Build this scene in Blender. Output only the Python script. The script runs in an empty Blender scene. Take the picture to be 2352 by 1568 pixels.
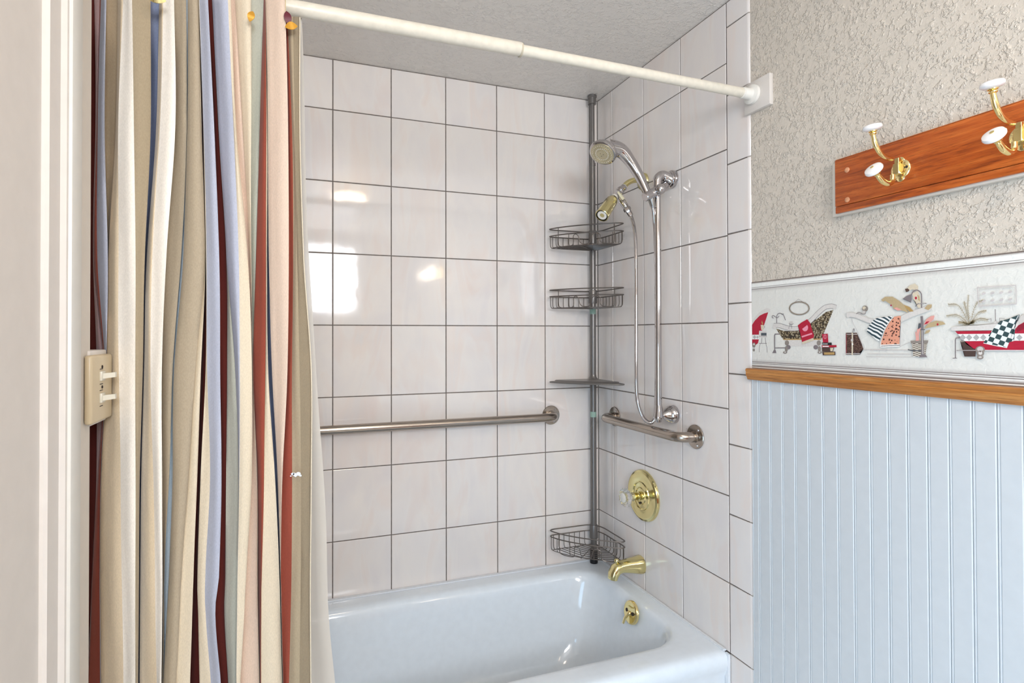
import bpy, bmesh, math, random
from mathutils import Vector, Matrix
random.seed(7)
PI = math.pi
scene = bpy.context.scene
COL = scene.collection

# ------------------------------------------------------------------ camera
CAM = Vector((-1.2070, -2.0412, -0.0364))
YAW, PITCH, ROLL, FPX = 0.3453, 0.0097, -0.0023, 1274.50
PPX, PPY = 1176 - 45.63, 784 - 27.12
_f = Vector((math.sin(YAW) * math.cos(PITCH), math.cos(YAW) * math.cos(PITCH), math.sin(PITCH)))
_r0 = Vector((math.cos(YAW), -math.sin(YAW), 0))
_u0 = _r0.cross(_f)
_r = _r0 * math.cos(ROLL) + _u0 * math.sin(ROLL)
_u = _u0 * math.cos(ROLL) - _r0 * math.sin(ROLL)
cam_data = bpy.data.cameras.new('camera')
cam = bpy.data.objects.new('camera', cam_data)
COL.objects.link(cam)
cam.matrix_world = Matrix(((_r.x, _u.x, -_f.x, CAM.x), (_r.y, _u.y, -_f.y, CAM.y), (_r.z, _u.z, -_f.z, CAM.z), (0, 0, 0, 1)))
cam_data.sensor_width = 36
cam_data.lens = FPX / 2352 * 36
cam_data.shift_x = 45.63 / 2352
cam_data.shift_y = -27.12 / 2352
cam_data.clip_start = 0.02
scene.camera = cam

def on(axis, val, u, v):
    """world point where the sight line of photo pixel (u, v) meets the plane axis = val"""
    d = _f + _r * ((u - PPX) / FPX) + _u * ((PPY - v) / FPX)
    i = 'XYZ'.index(axis)
    return CAM + d * ((val - CAM[i]) / d[i])

# ------------------------------------------------------------------ world, lights, exposure
world = bpy.data.worlds.new('world'); scene.world = world; world.use_nodes = True
bg = world.node_tree.nodes['Background']; bg.inputs[0].default_value = (0.75, 0.85, 1.0, 1); bg.inputs[1].default_value = 0.6
scene.view_settings.view_transform = 'Standard'
scene.view_settings.look = 'None'
scene.view_settings.exposure = 0.10
scene.view_settings.gamma = 1.0
scene.view_settings.use_curve_mapping = False

def area(name, loc, rot, sx, sy, power, col):
    l = bpy.data.lights.new(name, 'AREA'); l.shape = 'RECTANGLE'; l.size = sx; l.size_y = sy
    l.energy = power; l.color = col
    o = bpy.data.objects.new(name, l); o.location = loc; o.rotation_euler = rot; COL.objects.link(o); return o
# daylight through the window in the wall behind the camera
area('window_daylight', (-1.04, -3.44, 0.50), (math.radians(90), 0, 0), 0.80, 0.60, 32, (0.90, 0.94, 1.0))
# added cool fill, set low in an unseen opening on the left
area('low_cool_fill', (-1.62, -2.30, -0.72), (math.radians(90), 0, math.radians(-90)), 0.95, 1.2, 21, (0.44, 0.72, 1.0))
# warm ceiling lamp and vanity lamp: their globes are built further down
LAMP_WARM = (1.0, 0.82, 0.64)
CEIL_LAMP_E, VANITY_E = 24.0, 15.0

# ------------------------------------------------------------------ materials
def srgb(r, g, b):
    def c(x):
        x /= 255.0
        return x / 12.92 if x <= 0.04045 else ((x + 0.055) / 1.055) ** 2.4
    return (c(r), c(g), c(b), 1)

def new_mat(name):
    m = bpy.data.materials.new(name); m.use_nodes = True
    return m, m.node_tree, m.node_tree.nodes['Principled BSDF']

def N(nt, kind, **kw):
    n = nt.nodes.new(kind)
    for k, v in kw.items():
        if k in n.inputs: n.inputs[k].default_value = v
        else: setattr(n, k, v)
    return n

def pos(nt, scale=(1, 1, 1), rot=(0, 0, 0), rnd=False, obj=False):
    """world (or object) position, scaled"""
    mp = N(nt, 'ShaderNodeMapping'); mp.inputs['Scale'].default_value = scale; mp.inputs['Rotation'].default_value = rot
    if obj:
        t = N(nt, 'ShaderNodeTexCoord'); src = t.outputs['Object']
    else:
        t = N(nt, 'ShaderNodeNewGeometry'); src = t.outputs['Position']
    if rnd:
        oi = N(nt, 'ShaderNodeObjectInfo'); ml = N(nt, 'ShaderNodeMath', operation='MULTIPLY'); ml.inputs[1].default_value = 37.0
        nt.links.new(oi.outputs['Random'], ml.inputs[0])
        cb = N(nt, 'ShaderNodeCombineXYZ')
        for i in range(3): nt.links.new(ml.outputs[0], cb.inputs[i])
        ad = N(nt, 'ShaderNodeVectorMath', operation='ADD')
        nt.links.new(src, ad.inputs[0]); nt.links.new(cb.outputs[0], ad.inputs[1]); src = ad.outputs[0]
    nt.links.new(src, mp.inputs['Vector'])
    return mp.outputs['Vector']

def ramp(nt, fac, stops):
    r = N(nt, 'ShaderNodeValToRGB')
    el = r.color_ramp.elements
    while len(el) < len(stops): el.new(0.5)
    for e, (p, c) in zip(el, stops): e.position = p; e.color = c
    nt.links.new(fac, r.inputs['Fac']); return r.outputs['Color']

def bump(nt, b, height, strength, dist, prev=None):
    n = N(nt, 'ShaderNodeBump'); n.inputs['Strength'].default_value = strength; n.inputs['Distance'].default_value = dist
    nt.links.new(height, n.inputs['Height'])
    if prev: nt.links.new(prev, n.inputs['Normal'])
    nt.links.new(n.outputs[0], b.inputs['Normal']); return n.outputs[0]

def mix(nt, fac, a, b_, mode='MIX'):
    m = N(nt, 'ShaderNodeMix', data_type='RGBA', blend_type=mode)
    if hasattr(fac, 'links'): nt.links.new(fac, m.inputs[0])
    else: m.inputs[0].default_value = fac
    for s, i in ((a, 6), (b_, 7)):
        if hasattr(s, 'links'): nt.links.new(s, m.inputs[i])
        else: m.inputs[i].default_value = s
    return m.outputs[2]

def plain(name, rgb, rough=0.5, metal=0.0, coat=0.0, spec=0.5, noise=0.0, nscale=40):
    m, nt, b = new_mat(name)
    c = srgb(*rgb)
    b.inputs['Roughness'].default_value = rough; b.inputs['Metallic'].default_value = metal
    b.inputs['Coat Weight'].default_value = coat; b.inputs['Specular IOR Level'].default_value = spec
    n = N(nt, 'ShaderNodeTexNoise'); n.inputs['Scale'].default_value = nscale; n.inputs['Detail'].default_value = 4
    nt.links.new(pos(nt), n.inputs['Vector'])
    k = max(noise, 0.02)
    lo = tuple(x * (1 - k) for x in c[:3]) + (1,); hi = tuple(min(1, x * (1 + k)) for x in c[:3]) + (1,)
    nt.links.new(ramp(nt, n.outputs['Fac'], [(0.3, lo), (0.7, hi)]), b.inputs['Base Color'])
    return m

def tile_mat(name, base, wave):
    m, nt, b = new_mat(name)
    v = pos(nt, (9, 9, 2.6), rnd=True)
    n1 = N(nt, 'ShaderNodeTexNoise', Scale=1.0, Detail=3.0, Distortion=1.3); nt.links.new(v, n1.inputs['Vector'])
    v2 = pos(nt, (6, 6, 5), rnd=True)
    n2 = N(nt, 'ShaderNodeTexNoise', Scale=1.0, Detail=2.0, Distortion=0.6); nt.links.new(v2, n2.inputs['Vector'])
    c1 = ramp(nt, n1.outputs['Fac'], [(0.34, srgb(229, 222, 219)), (0.50, base), (0.64, srgb(234, 219, 210)), (0.76, srgb(228, 221, 217))])
    c2 = ramp(nt, n2.outputs['Fac'], [(0.35, srgb(226, 221, 220)), (0.60, base)])
    nt.links.new(mix(nt, 0.45, c1, c2), b.inputs['Base Color'])
    b.inputs['Roughness'].default_value = 0.07; b.inputs['Specular IOR Level'].default_value = 0.62
    wv = N(nt, 'ShaderNodeTexNoise', Scale=26.0, Detail=1.5); nt.links.new(pos(nt), wv.inputs['Vector'])
    bump(nt, b, wv.outputs['Fac'], wave, 0.0016)
    return m
M = {}
M['tile'] = tile_mat('glazed marbled tile', srgb(236, 229, 223), 0.10)
M['trim_tile'] = tile_mat('glazed bullnose tile', srgb(232, 226, 222), 0.08)
M['grout'] = plain('grey brown grout', (112, 102, 96), 0.9, noise=0.25, nscale=60)

def texture_wall(name, rgb, scale, strength, dist=0.004):
    m, nt, b = new_mat(name)
    b.inputs['Roughness'].default_value = 0.30; b.inputs['Specular IOR Level'].default_value = 0.6
    b.inputs['Base Color'].default_value = srgb(*rgb)
    n = N(nt, 'ShaderNodeTexNoise', Scale=scale, Detail=3.0, Roughness=0.55, Distortion=0.35); nt.links.new(pos(nt), n.inputs['Vector'])
    n2 = N(nt, 'ShaderNodeTexNoise', Scale=scale * 0.42, Detail=2.0); nt.links.new(pos(nt), n2.inputs['Vector'])
    r1 = ramp(nt, n.outputs['Fac'], [(0.46, (0, 0, 0, 1)), (0.58, (1, 1, 1, 1))])
    r2 = ramp(nt, n2.outputs['Fac'], [(0.42, (0.1, 0.1, 0.1, 1)), (0.60, (1, 1, 1, 1))])
    bump(nt, b, mix(nt, 1.0, r1, r2, 'MULTIPLY'), strength, dist)
    return m
M['paint_wall'] = texture_wall('knockdown textured paint', (212, 202, 189), 150, 0.62, 0.0038)
M['ceiling'] = texture_wall('textured ceiling paint', (234, 228, 221), 130, 0.5, 0.004)
M['smooth_wall'] = plain('smooth beige paint', (216, 207, 196), 0.5)
M['gloss_trim'] = plain('white trim paint', (218, 215, 208), 0.4)
M['casing_beige'] = plain('cream casing paint', (220, 213, 206), 0.45)
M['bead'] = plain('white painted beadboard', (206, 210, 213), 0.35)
M['bead_groove'] = plain('beadboard groove', (197, 202, 206), 0.45)
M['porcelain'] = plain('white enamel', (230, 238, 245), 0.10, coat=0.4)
M['caulk'] = plain('white caulk', (232, 236, 241), 0.5)
M['rod_white'] = plain('ivory enamel', (224, 217, 202), 0.35, noise=0.06, nscale=70)
M['chrome'] = plain('polished chrome', (192, 188, 188), 0.06, metal=1.0)
M['satin'] = plain('satin nickel', (150, 146, 142), 0.34, metal=0.85)
M['steel'] = plain('brushed steel', (172, 162, 152), 0.22, metal=1.0)
M['pole'] = plain('grey metallic paint', (124, 120, 117), 0.32, metal=0.55)
M['wire'] = plain('bronze grey wire', (112, 104, 98), 0.35, metal=0.55)
M['brass'] = plain('polished brass', (224, 212, 156), 0.13, metal=1.0)
M['gold'] = plain('bright gold brass', (246, 226, 164), 0.12, metal=1.0)
M['knob_white'] = plain('white ceramic', (244, 241, 240), 0.12, coat=0.5)
M['floor'] = plain('floor vinyl', (214, 204, 190), 0.5, noise=0.1)
M['switch'] = plain('aged ivory plastic', (206, 188, 156), 0.32)
M['switch_toggle'] = plain('ivory toggle', (216, 210, 194), 0.3)
M['dark'] = plain('dark slot', (50, 38, 32), 0.7)
M['shower_face'] = plain('clear beige sprayer face', (190, 180, 150), 0.25, metal=0.5)
M['white_plastic'] = plain('white plastic', (232, 228, 220), 0.4)
M['cream_lever'] = plain('cream lever plastic', (222, 212, 178), 0.4)
M['black'] = plain('black rubber', (26, 24, 26), 0.5)
M['sticker'] = plain('pale green sticker', (150, 178, 164), 0.6)
M['mustard'] = plain('mustard gold charm', (206, 150, 48), 0.35, metal=0.3)
M['maroon_charm'] = plain('maroon charm', (98, 28, 44), 0.5)

def wood(name, c0, c1, c2, axis_scale, rough=0.35, fine=1.0):
    m, nt, b = new_mat(name)
    v = pos(nt, axis_scale)
    n = N(nt, 'ShaderNodeTexNoise', Scale=1.0, Detail=5.0, Roughness=0.62, Distortion=0.5); nt.links.new(v, n.inputs['Vector'])
    v2 = pos(nt, tuple(s * 4.5 for s in axis_scale))
    n2 = N(nt, 'ShaderNodeTexNoise', Scale=1.0, Detail=3.0, Roughness=0.7); nt.links.new(v2, n2.inputs['Vector'])
    a = ramp(nt, n.outputs['Fac'], [(0.30, c0), (0.50, c1), (0.68, c2)])
    f = ramp(nt, n2.outputs['Fac'], [(0.36, (0.55 / fine, 0.5 / fine, 0.45 / fine, 1)), (0.50, (1, 1, 1, 1))])
    nt.links.new(mix(nt, 0.75, a, f, 'MULTIPLY'), b.inputs['Base Color'])
    b.inputs['Roughness'].default_value = rough; b.inputs['Coat Weight'].default_value = 0.12
    bump(nt, b, n2.outputs['Fac'], 0.12, 0.001)
    return m
M['board'] = wood('orange stained wood', srgb(150, 64, 18), srgb(184, 86, 26), srgb(206, 108, 42), (30, 6, 95), 0.35)
M['board_edge'] = wood('orange wood edge', srgb(176, 88, 34), srgb(198, 106, 46), srgb(212, 124, 60), (60, 5, 60), 0.4)
M['plug'] = plain('pale wood plug', (214, 152, 112), 0.5, noise=0.15, nscale=200)
M['board_back'] = plain('cream painted backing board', (226, 218, 206), 0.5)
M['oak'] = wood('oak chair rail', srgb(150, 88, 34), srgb(186, 120, 56), srgb(206, 146, 80), (40, 3.5, 110), 0.4)
M['oak_end'] = M['oak']

def cloth(name, rgb, rough=0.85, weave=0.25):
    m, nt, b = new_mat(name)
    b.inputs['Roughness'].default_value = rough; b.inputs['Specular IOR Level'].default_value = 0.2
    b.inputs['Sheen Weight'].default_value = 0.15
    c = srgb(*rgb)
    n = N(nt, 'ShaderNodeTexNoise', Scale=1.0, Detail=3.0); nt.links.new(pos(nt, (900, 900, 260)), n.inputs['Vector'])
    lo = tuple(x * 0.93 for x in c[:3]) + (1,); hi = tuple(min(1, x * 1.05) for x in c[:3]) + (1,)
    nt.links.new(ramp(nt, n.outputs['Fac'], [(0.35, lo), (0.65, hi)]), b.inputs['Base Color'])
    w = N(nt, 'ShaderNodeTexNoise', Scale=1.0, Detail=2.0, Distortion=0.6); nt.links.new(pos(nt, (34, 34, 9)), w.inputs['Vector'])
    bump(nt, b, w.outputs['Fac'], weave, 0.006)
    return m
CL = {k: cloth('curtain ' + k, v) for k, v in dict(
    lavender=(180, 185, 202), tan=(174, 156, 130), beige=(212, 195, 168), white=(246, 240, 230), olive=(166, 151, 126),
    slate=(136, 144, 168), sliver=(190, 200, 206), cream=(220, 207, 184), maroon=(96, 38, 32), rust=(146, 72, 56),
    graygreen=(186, 186, 172), peach=(218, 196, 178), mauve=(178, 150, 150), graytan=(176, 162, 140), facing=(160, 148, 128)).items()}
CL['facing'] = cloth('curtain facing', (144, 130, 108), 0.9, 1.0)

def liner_mat():
    m, nt, b = new_mat('white frosted liner')
    b.inputs['Base Color'].default_value = srgb(226, 221, 212); b.inputs['Roughness'].default_value = 0.35
    tr = N(nt, 'ShaderNodeBsdfTransparent'); mx = N(nt, 'ShaderNodeMixShader'); mx.inputs[0].default_value = 0.93
    out = nt.nodes['Material Output']
    nt.links.new(tr.outputs[0], mx.inputs[1]); nt.links.new(b.outputs[0], mx.inputs[2]); nt.links.new(mx.outputs[0], out.inputs[0])
    return m
M['liner'] = liner_mat()

def glass_mat():
    m, nt, b = new_mat('clear acrylic')
    b.inputs['Base Color'].default_value = (0.97, 0.96, 0.95, 1); b.inputs['Roughness'].default_value = 0.06
    b.inputs['Transmission Weight'].default_value = 0.9; b.inputs['IOR'].default_value = 1.45
    return m
M['acrylic'] = glass_mat()

def emit(name, col, s):
    m, nt, b = new_mat(name)
    b.inputs['Base Color'].default_value = (0.9, 0.9, 0.9, 1)
    b.inputs['Emission Color'].default_value = (*col, 1); b.inputs['Emission Strength'].default_value = s
    return m
M['globe'] = emit('lit ceiling lamp glass', LAMP_WARM, CEIL_LAMP_E)
M['globe2'] = emit('lit vanity lamp glass', LAMP_WARM, VANITY_E)
M['pane'] = emit('bright sky behind the lace', (0.86, 0.93, 1.0), 1.5)

# ------------------------------------------------------------------ mesh helpers
def quadbox(bm, lo, hi, mi=0):
    vs = [bm.verts.new((x, y, z)) for x in (lo[0], hi[0]) for y in (lo[1], hi[1]) for z in (lo[2], hi[2])]
    for f in ((0, 1, 3, 2), (4, 6, 7, 5), (0, 4, 5, 1), (2, 3, 7, 6), (0, 2, 6, 4), (1, 5, 7, 3)):
        bm.faces.new([vs[i] for i in f]).material_index = mi

def box(lo, hi, bev=0.0, seg=2):
    bm = bmesh.new(); lo2 = [min(a, b) for a, b in zip(lo, hi)]; hi2 = [max(a, b) for a, b in zip(lo, hi)]
    quadbox(bm, lo2, hi2)
    if bev: bmesh.ops.bevel(bm, geom=bm.edges[:] , offset=bev, segments=seg, affect='EDGES', profile=0.5)
    return bm

def loft(bm, loops, close=False, cap0=False, cap1=False, mi=0):
    rows = [[bm.verts.new(p) for p in lp] for lp in loops]
    n = len(rows[0])
    pairs = list(zip(rows[:-1], rows[1:]))
    if close: pairs.append((rows[-1], rows[0]))
    for a, b in pairs:
        for i in range(n):
            j = (i + 1) % n
            f = bm.faces.new((a[i], a[j], b[j], b[i])); f.material_index = mi
    if cap0: bm.faces.new(rows[0][::-1]).material_index = mi
    if cap1: bm.faces.new(rows[-1]).material_index = mi
    return rows

def frames(pts, closed=False):
    n = len(pts); T = []
    for i in range(n):
        a = pts[(i - 1) % n] if (closed or i > 0) else pts[i]
        b = pts[(i + 1) % n] if (closed or i < n - 1) else pts[i]
        T.append((b - a).normalized())
    up = Vector((0, 0, 1)) if abs(T[0].z) < 0.9 else Vector((1, 0, 0))
    u = (up - T[0] * up.dot(T[0])).normalized(); out = []
    for t in T:
        u = (u - t * u.dot(t)).normalized(); out.append((t, u, t.cross(u)))
    return out

def tube(bm, pts, r, seg=10, closed=False, mi=0, cap=True):
    pts = [Vector(p) for p in pts]; rs = r if isinstance(r, (list, tuple)) else [r] * len(pts)
    lp = []
    for p, rr, (t, u, w) in zip(pts, rs, frames(pts, closed)):
        lp.append([p + (u * math.cos(a) + w * math.sin(a)) * rr for a in [2 * PI * k / seg for k in range(seg)]])
    loft(bm, lp, close=closed, cap0=cap and not closed, cap1=cap and not closed, mi=mi)

def smooth_path(pts, n=6, closed=False):
    pts = [Vector(p) for p in pts]; out = []; L = len(pts)
    rng = range(L) if closed else range(L - 1)
    for i in rng:
        p0 = pts[(i - 1) % L] if (closed or i > 0) else pts[0] * 2 - pts[1]
        p1 = pts[i]; p2 = pts[(i + 1) % L]
        p3 = pts[(i + 2) % L] if (closed or i + 2 < L) else pts[-1] * 2 - pts[-2]
        for k in range(n):
            t = k / n
            out.append(0.5 * ((2 * p1) + (p2 - p0) * t + (2 * p0 - 5 * p1 + 4 * p2 - p3) * t * t + (3 * p1 - p0 - 3 * p2 + p3) * t ** 3))
    if not closed: out.append(pts[-1])
    return out

def interp(vals, n):
    out = []
    for i in range(len(vals) - 1):
        for k in range(n): out.append(vals[i] + (vals[i + 1] - vals[i]) * k / n)
    out.append(vals[-1]); return out

def lathe(bm, prof, org, axis, seg=24, mi=0, flute=0.0, nfl=0):
    """prof: (radius, distance along axis)"""
    org = Vector(org); ax = Vector(axis).normalized()
    up = Vector((0, 0, 1)) if abs(ax.z) < 0.9 else Vector((1, 0, 0))
    u = (up - ax * up.dot(ax)).normalized(); w = ax.cross(u); lp = []
    for r, h in prof:
        r = max(r, 1e-5)
        lp.append([org + ax * h + (u * math.cos(a) + w * math.sin(a)) * r * (1 + (flute * math.cos(nfl * a) if nfl else 0)) for a in [2 * PI * k / seg for k in range(seg)]])
    loft(bm, lp, cap0=True, cap1=True, mi=mi)

def sphere(bm, c, r, seg=16, sc=(1, 1, 1)):
    m = Matrix.Translation(Vector(c)) @ Matrix.Diagonal((r * sc[0], r * sc[1], r * sc[2], 1))
    bmesh.ops.create_uvsphere(bm, u_segments=seg, v_segments=max(6, seg // 2), radius=1, matrix=m)

ORG = {}
def org_of(o):
    return ORG.get(o.name, Vector((0, 0, 0))) if o else Vector((0, 0, 0))

def obj(name, bm, mat, parent=None, smooth=True, angle=40, label=None):
    bmesh.ops.recalc_face_normals(bm, faces=bm.faces[:])
    o0 = org_of(parent)
    if o0.length: bmesh.ops.translate(bm, verts=bm.verts[:], vec=-o0)
    me = bpy.data.meshes.new(name); bm.to_mesh(me); bm.free()
    for mm in (mat if isinstance(mat, (list, tuple)) else [mat]): me.materials.append(mm)
    if smooth:
        me.polygons.foreach_set('use_smooth', [True] * len(me.polygons))
        try: me.set_sharp_from_angle(angle=math.radians(angle))
        except Exception: pass
    o = bpy.data.objects.new(name, me); COL.objects.link(o)
    if parent: o.parent = parent; ORG[o.name] = o0
    if label: o['label'] = label
    return o

def thing(name, label, cat, loc, group=None):
    o = bpy.data.objects.new(name, None); o.empty_display_size = 0.05; o.location = loc; COL.objects.link(o)
    ORG[o.name] = Vector(loc); o['label'] = label; o['category'] = cat
    if group: o['group'] = group
    return o

def struct(name, bm, mat, label=None, smooth=False):
    o = obj(name, bm, mat, None, smooth); o['kind'] = 'structure'
    if label: o['label'] = label
    return o

def inst(src_mesh, name, loc, parent):
    o = bpy.data.objects.new(name, src_mesh); o.location = Vector(loc) - org_of(parent); o.parent = parent; COL.objects.link(o); return o

# ------------------------------------------------------------------ room shell
FLOOR, CEIL, XL, YF = -1.37, 0.9475, -1.52, -3.5
bm = box((-2.7, YF - 0.1, FLOOR - 0.1), (0.1, 0.1, FLOOR)); struct('floor', bm, M['floor'])
bm = box((-2.7, YF - 0.1, CEIL), (0.1, 0.1, CEIL + 0.1)); struct('ceiling', bm, M['ceiling'])
bm = box((-1.68, 0.0065, FLOOR), (0.1, 0.1, CEIL)); wall_back = struct('wall_back', bm, M['smooth_wall'])
bm = box((0.0045, YF - 0.1, FLOOR), (0.1, 0.0065, CEIL)); wall_right = struct('wall_right', bm, M['paint_wall'])

# left wall: stub beside the tub, header over the doorway, rest behind the camera, alcove end wall
DOOR0, DOOR1, DOORH = -1.157, -1.75, 0.66
OP0, OP1, OPH = -1.82, -2.78, 0.60  # unseen opening, added to make room for the low cool fill
bm = bmesh.new()
quadbox(bm, (XL - 0.12, DOOR0 + 0.02, FLOOR), (XL, -0.9598, CEIL))
quadbox(bm, (XL - 0.12, DOOR1, DOORH), (XL, DOOR0 + 0.02, CEIL))
quadbox(bm, (XL - 0.12, OP0, FLOOR), (XL, DOOR1, CEIL))
quadbox(bm, (XL - 0.12, OP1, OPH), (XL, OP0, CEIL))
quadbox(bm, (XL - 0.12, YF, FLOOR), (XL, OP1, CEIL))
quadbox(bm, (XL - 0.14, -0.9598, FLOOR), (XL - 0.07, 0.0065, CEIL))
wall_left = struct('wall_left', bm, M['smooth_wall'])
# front wall (behind the camera) around the window
WX0, WX1, WZ0, WZ1 = -1.46, -0.62, 0.18, 0.82
bm = bmesh.new()
quadbox(bm, (XL, YF - 0.1, FLOOR), (WX0, YF, CEIL)); quadbox(bm, (WX1, YF - 0.1, FLOOR), (0.0045, YF, CEIL))
quadbox(bm, (WX0, YF - 0.1, FLOOR), (WX1, YF, WZ0)); quadbox(bm, (WX0, YF - 0.1, WZ1), (WX1, YF, CEIL))
struct('wall_front', bm, M['smooth_wall'])
bm = bmesh.new()
for a in (WX0, WX1 - 0.04): quadbox(bm, (a, YF - 0.06, WZ0), (a + 0.04, YF + 0.012, WZ1))
for z in (WZ0, 0.60, WZ1 - 0.04): quadbox(bm, (WX0 + 0.04, YF - 0.05, z), (WX1 - 0.04, YF + 0.008, z + 0.035))
win = struct('window_1', bm, M['gloss_trim'])
obj('pane', box((WX0, YF - 0.09, WZ0), (WX1, YF - 0.08, WZ1)), M['pane'], win, False)

# doorway casing (seen at the left edge of the photograph)
bm = bmesh.new()
prof = [(XL - 0.12, DOOR0), (XL + 0.006, DOOR0), (XL + 0.010, DOOR0 + 0.003), (XL + 0.011, DOOR0 + 0.036), (XL + 0.017, DOOR0 + 0.041),
        (XL + 0.019, DOOR0 + 0.060), (XL + 0.017, DOOR0 + 0.082), (XL + 0.012, DOOR0 + 0.088), (XL, DOOR0 + 0.088), (XL, DOOR0 + 0.019), (XL - 0.12, DOOR0 + 0.019)]
rows = [[bm.verts.new((x, y, z)) for x, y in prof] for z in (FLOOR, DOORH + 0.07)]
for i in range(len(prof)):
    j = (i + 1) % len(prof); f = bm.faces.new((rows[0][i], rows[0][j], rows[1][j], rows[1][i]))
bm.faces.new(rows[0][::-1]); bm.faces.new(rows[1])
door = struct('trim_1', bm, M['casing_beige'])
dr = struct('door_1', box((XL - 0.035, DOOR1, FLOOR + .008), (XL + 0.002, DOOR0 + .0005, DOORH), .001), M['casing_beige'])
tc = obj('moulding', box((XL + 0.004, DOOR0 + 0.046, FLOOR), (XL + 0.0225, DOOR0 + 0.086, DOORH + 0.07), 0.004), M['gloss_trim'], door)

# ------------------------------------------------------------------ tiled surround
def tile_mesh(name, w, h, mat, t=0.006, bev=0.0016):
    """a tile lying in the XZ plane, face towards -Y, centred"""
    bm = bmesh.new(); a, b = w / 2, h / 2
    L = [[(-a, t, -b), (a, t, -b), (a, t, b), (-a, t, b)], [(-a, bev, -b), (a, bev, -b), (a, bev, b), (-a, bev, b)],
         [(-a + bev * .35, bev * .3, -b + bev * .35), (a - bev * .35, bev * .3, -b + bev * .35), (a - bev * .35, bev * .3, b - bev * .35), (-a + bev * .35, bev * .3, b - bev * .35)],
         [(-a + bev, 0, -b + bev), (a - bev, 0, -b + bev), (a - bev, 0, b - bev), (-a + bev, 0, b - bev)]]
    loft(bm, L, cap0=True, cap1=True)
    bmesh.ops.recalc_face_normals(bm, faces=bm.faces[:])
    me = bpy.data.meshes.new(name); bm.to_mesh(me); bm.free(); me.materials.append(mat); return me

H, J = 0.2555, 0.0032
RIM = -0.966
zs = [RIM - 0.004] + [k * H for k in range(-3, 4)] + [CEIL - 0.001]
cols_b = [0.0, 0.0369] + [0.2441 + 0.2072 * k for k in range(6)] + [1.5775]
cols_r = [0.0] + [0.1156 + 0.2072 * k for k in range(4)]
obj('grout_bed', box((-1.59, 0.0022, RIM - 0.02), (0.0, 0.0066, CEIL)), M['grout'], wall_back, False)
obj('grout_bed', box((0.0022, -0.7385, RIM - 0.02), (0.0046, 0.002, CEIL)), M['grout'], wall_right, False)
obj('grout_bed', box((0.0022, -0.812, FLOOR), (0.0046, -0.7385, CEIL)), M['grout'], wall_right, False)
cache = {}
def tmesh(w, h, kind):
    k = (round(w, 4), round(h, 4), kind)
    if k not in cache: cache[k] = tile_mesh(kind, w - J, h - J, M['tile'])
    return cache[k]
rt = random.Random(3)
for i in range(len(cols_b) - 1):
    for j in range(len(zs) - 1):
        w = cols_b[i + 1] - cols_b[i]; h = zs[j + 1] - zs[j]
        o = inst(tmesh(w, h, 'tile'), 'tile', (-(cols_b[i] + w / 2), rt.uniform(0, 0.0004), zs[j] + h / 2), wall_back)
        o.rotation_euler = (rt.uniform(-.0022, .0022), 0, rt.uniform(-.0022, .0022))
for i in range(len(cols_r) - 1):
    for j in range(len(zs) - 1):
        w = cols_r[i + 1] - cols_r[i]; h = zs[j + 1] - zs[j]
        o = inst(tmesh(w, h, 'tile'), 'tile', (rt.uniform(0, 0.0004), -(cols_r[i] + w / 2), zs[j] + h / 2), wall_right)
        o.rotation_euler = (0, rt.uniform(-.0022, .0022), -PI / 2 + rt.uniform(-.0022, .0022))
# bullnose trim tiles
tz = [CEIL - 0.001, 0.8712, 0.6690, 0.4646, 0.2590, 0.0540, -0.1510, -0.3580, -0.5630, -0.7660, -0.9700, -1.1745, FLOOR + 0.001]
ya, yb = -0.7395, -0.8255
def trim_tile_mesh(h):
    bm = bmesh.new(); r = 0.0062; prof = [(0.0043, ya), (0.0012, ya), (0.0, ya - 0.0014)]
    for k in range(7):
        a = k / 6 * PI / 2; prof.append((0.0062 * (1 - math.cos(a)) * 0.98, yb + r * 1.6 * (1 - math.sin(a))))
    prof.append((0.0043 + 0.0018, yb))
    prof = [(x, y - (ya + yb) / 2) for x, y in prof]
    b = (h - J) / 2
    rows = []
    for z, e in ((-b, 0.001), (-b + 0.0014, 0), (b - 0.0014, 0), (b, 0.001)):
        rows.append([bm.verts.new((x + (e if 0 < i < len(prof) - 1 else 0), y, z)) for i, (x, y) in enumerate(prof)])
    for a_, b_ in zip(rows[:-1], rows[1:]):
        for i in range(len(prof) - 1): bm.faces.new((a_[i], a_[i + 1], b_[i + 1], b_[i]))
        bm.faces.new((a_[-1], a_[0], b_[0], b_[-1]))
    bm.faces.new(rows[0][::-1]); bm.faces.new(rows[-1])
    bmesh.ops.recalc_face_normals(bm, faces=bm.faces[:])
    me = bpy.data.meshes.new('trim_tile'); bm.to_mesh(me); bm.free(); me.materials.append(M['trim_tile'])
    me.polygons.foreach_set('use_smooth', [True] * len(me.polygons)); me.set_sharp_from_angle(angle=math.radians(35)); return me
for a_, b_ in zip(tz[:-1], tz[1:]):
    inst(trim_tile_mesh(a_ - b_), 'trim_tile', (0, (ya + yb) / 2, (a_ + b_) / 2), wall_right)

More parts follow.
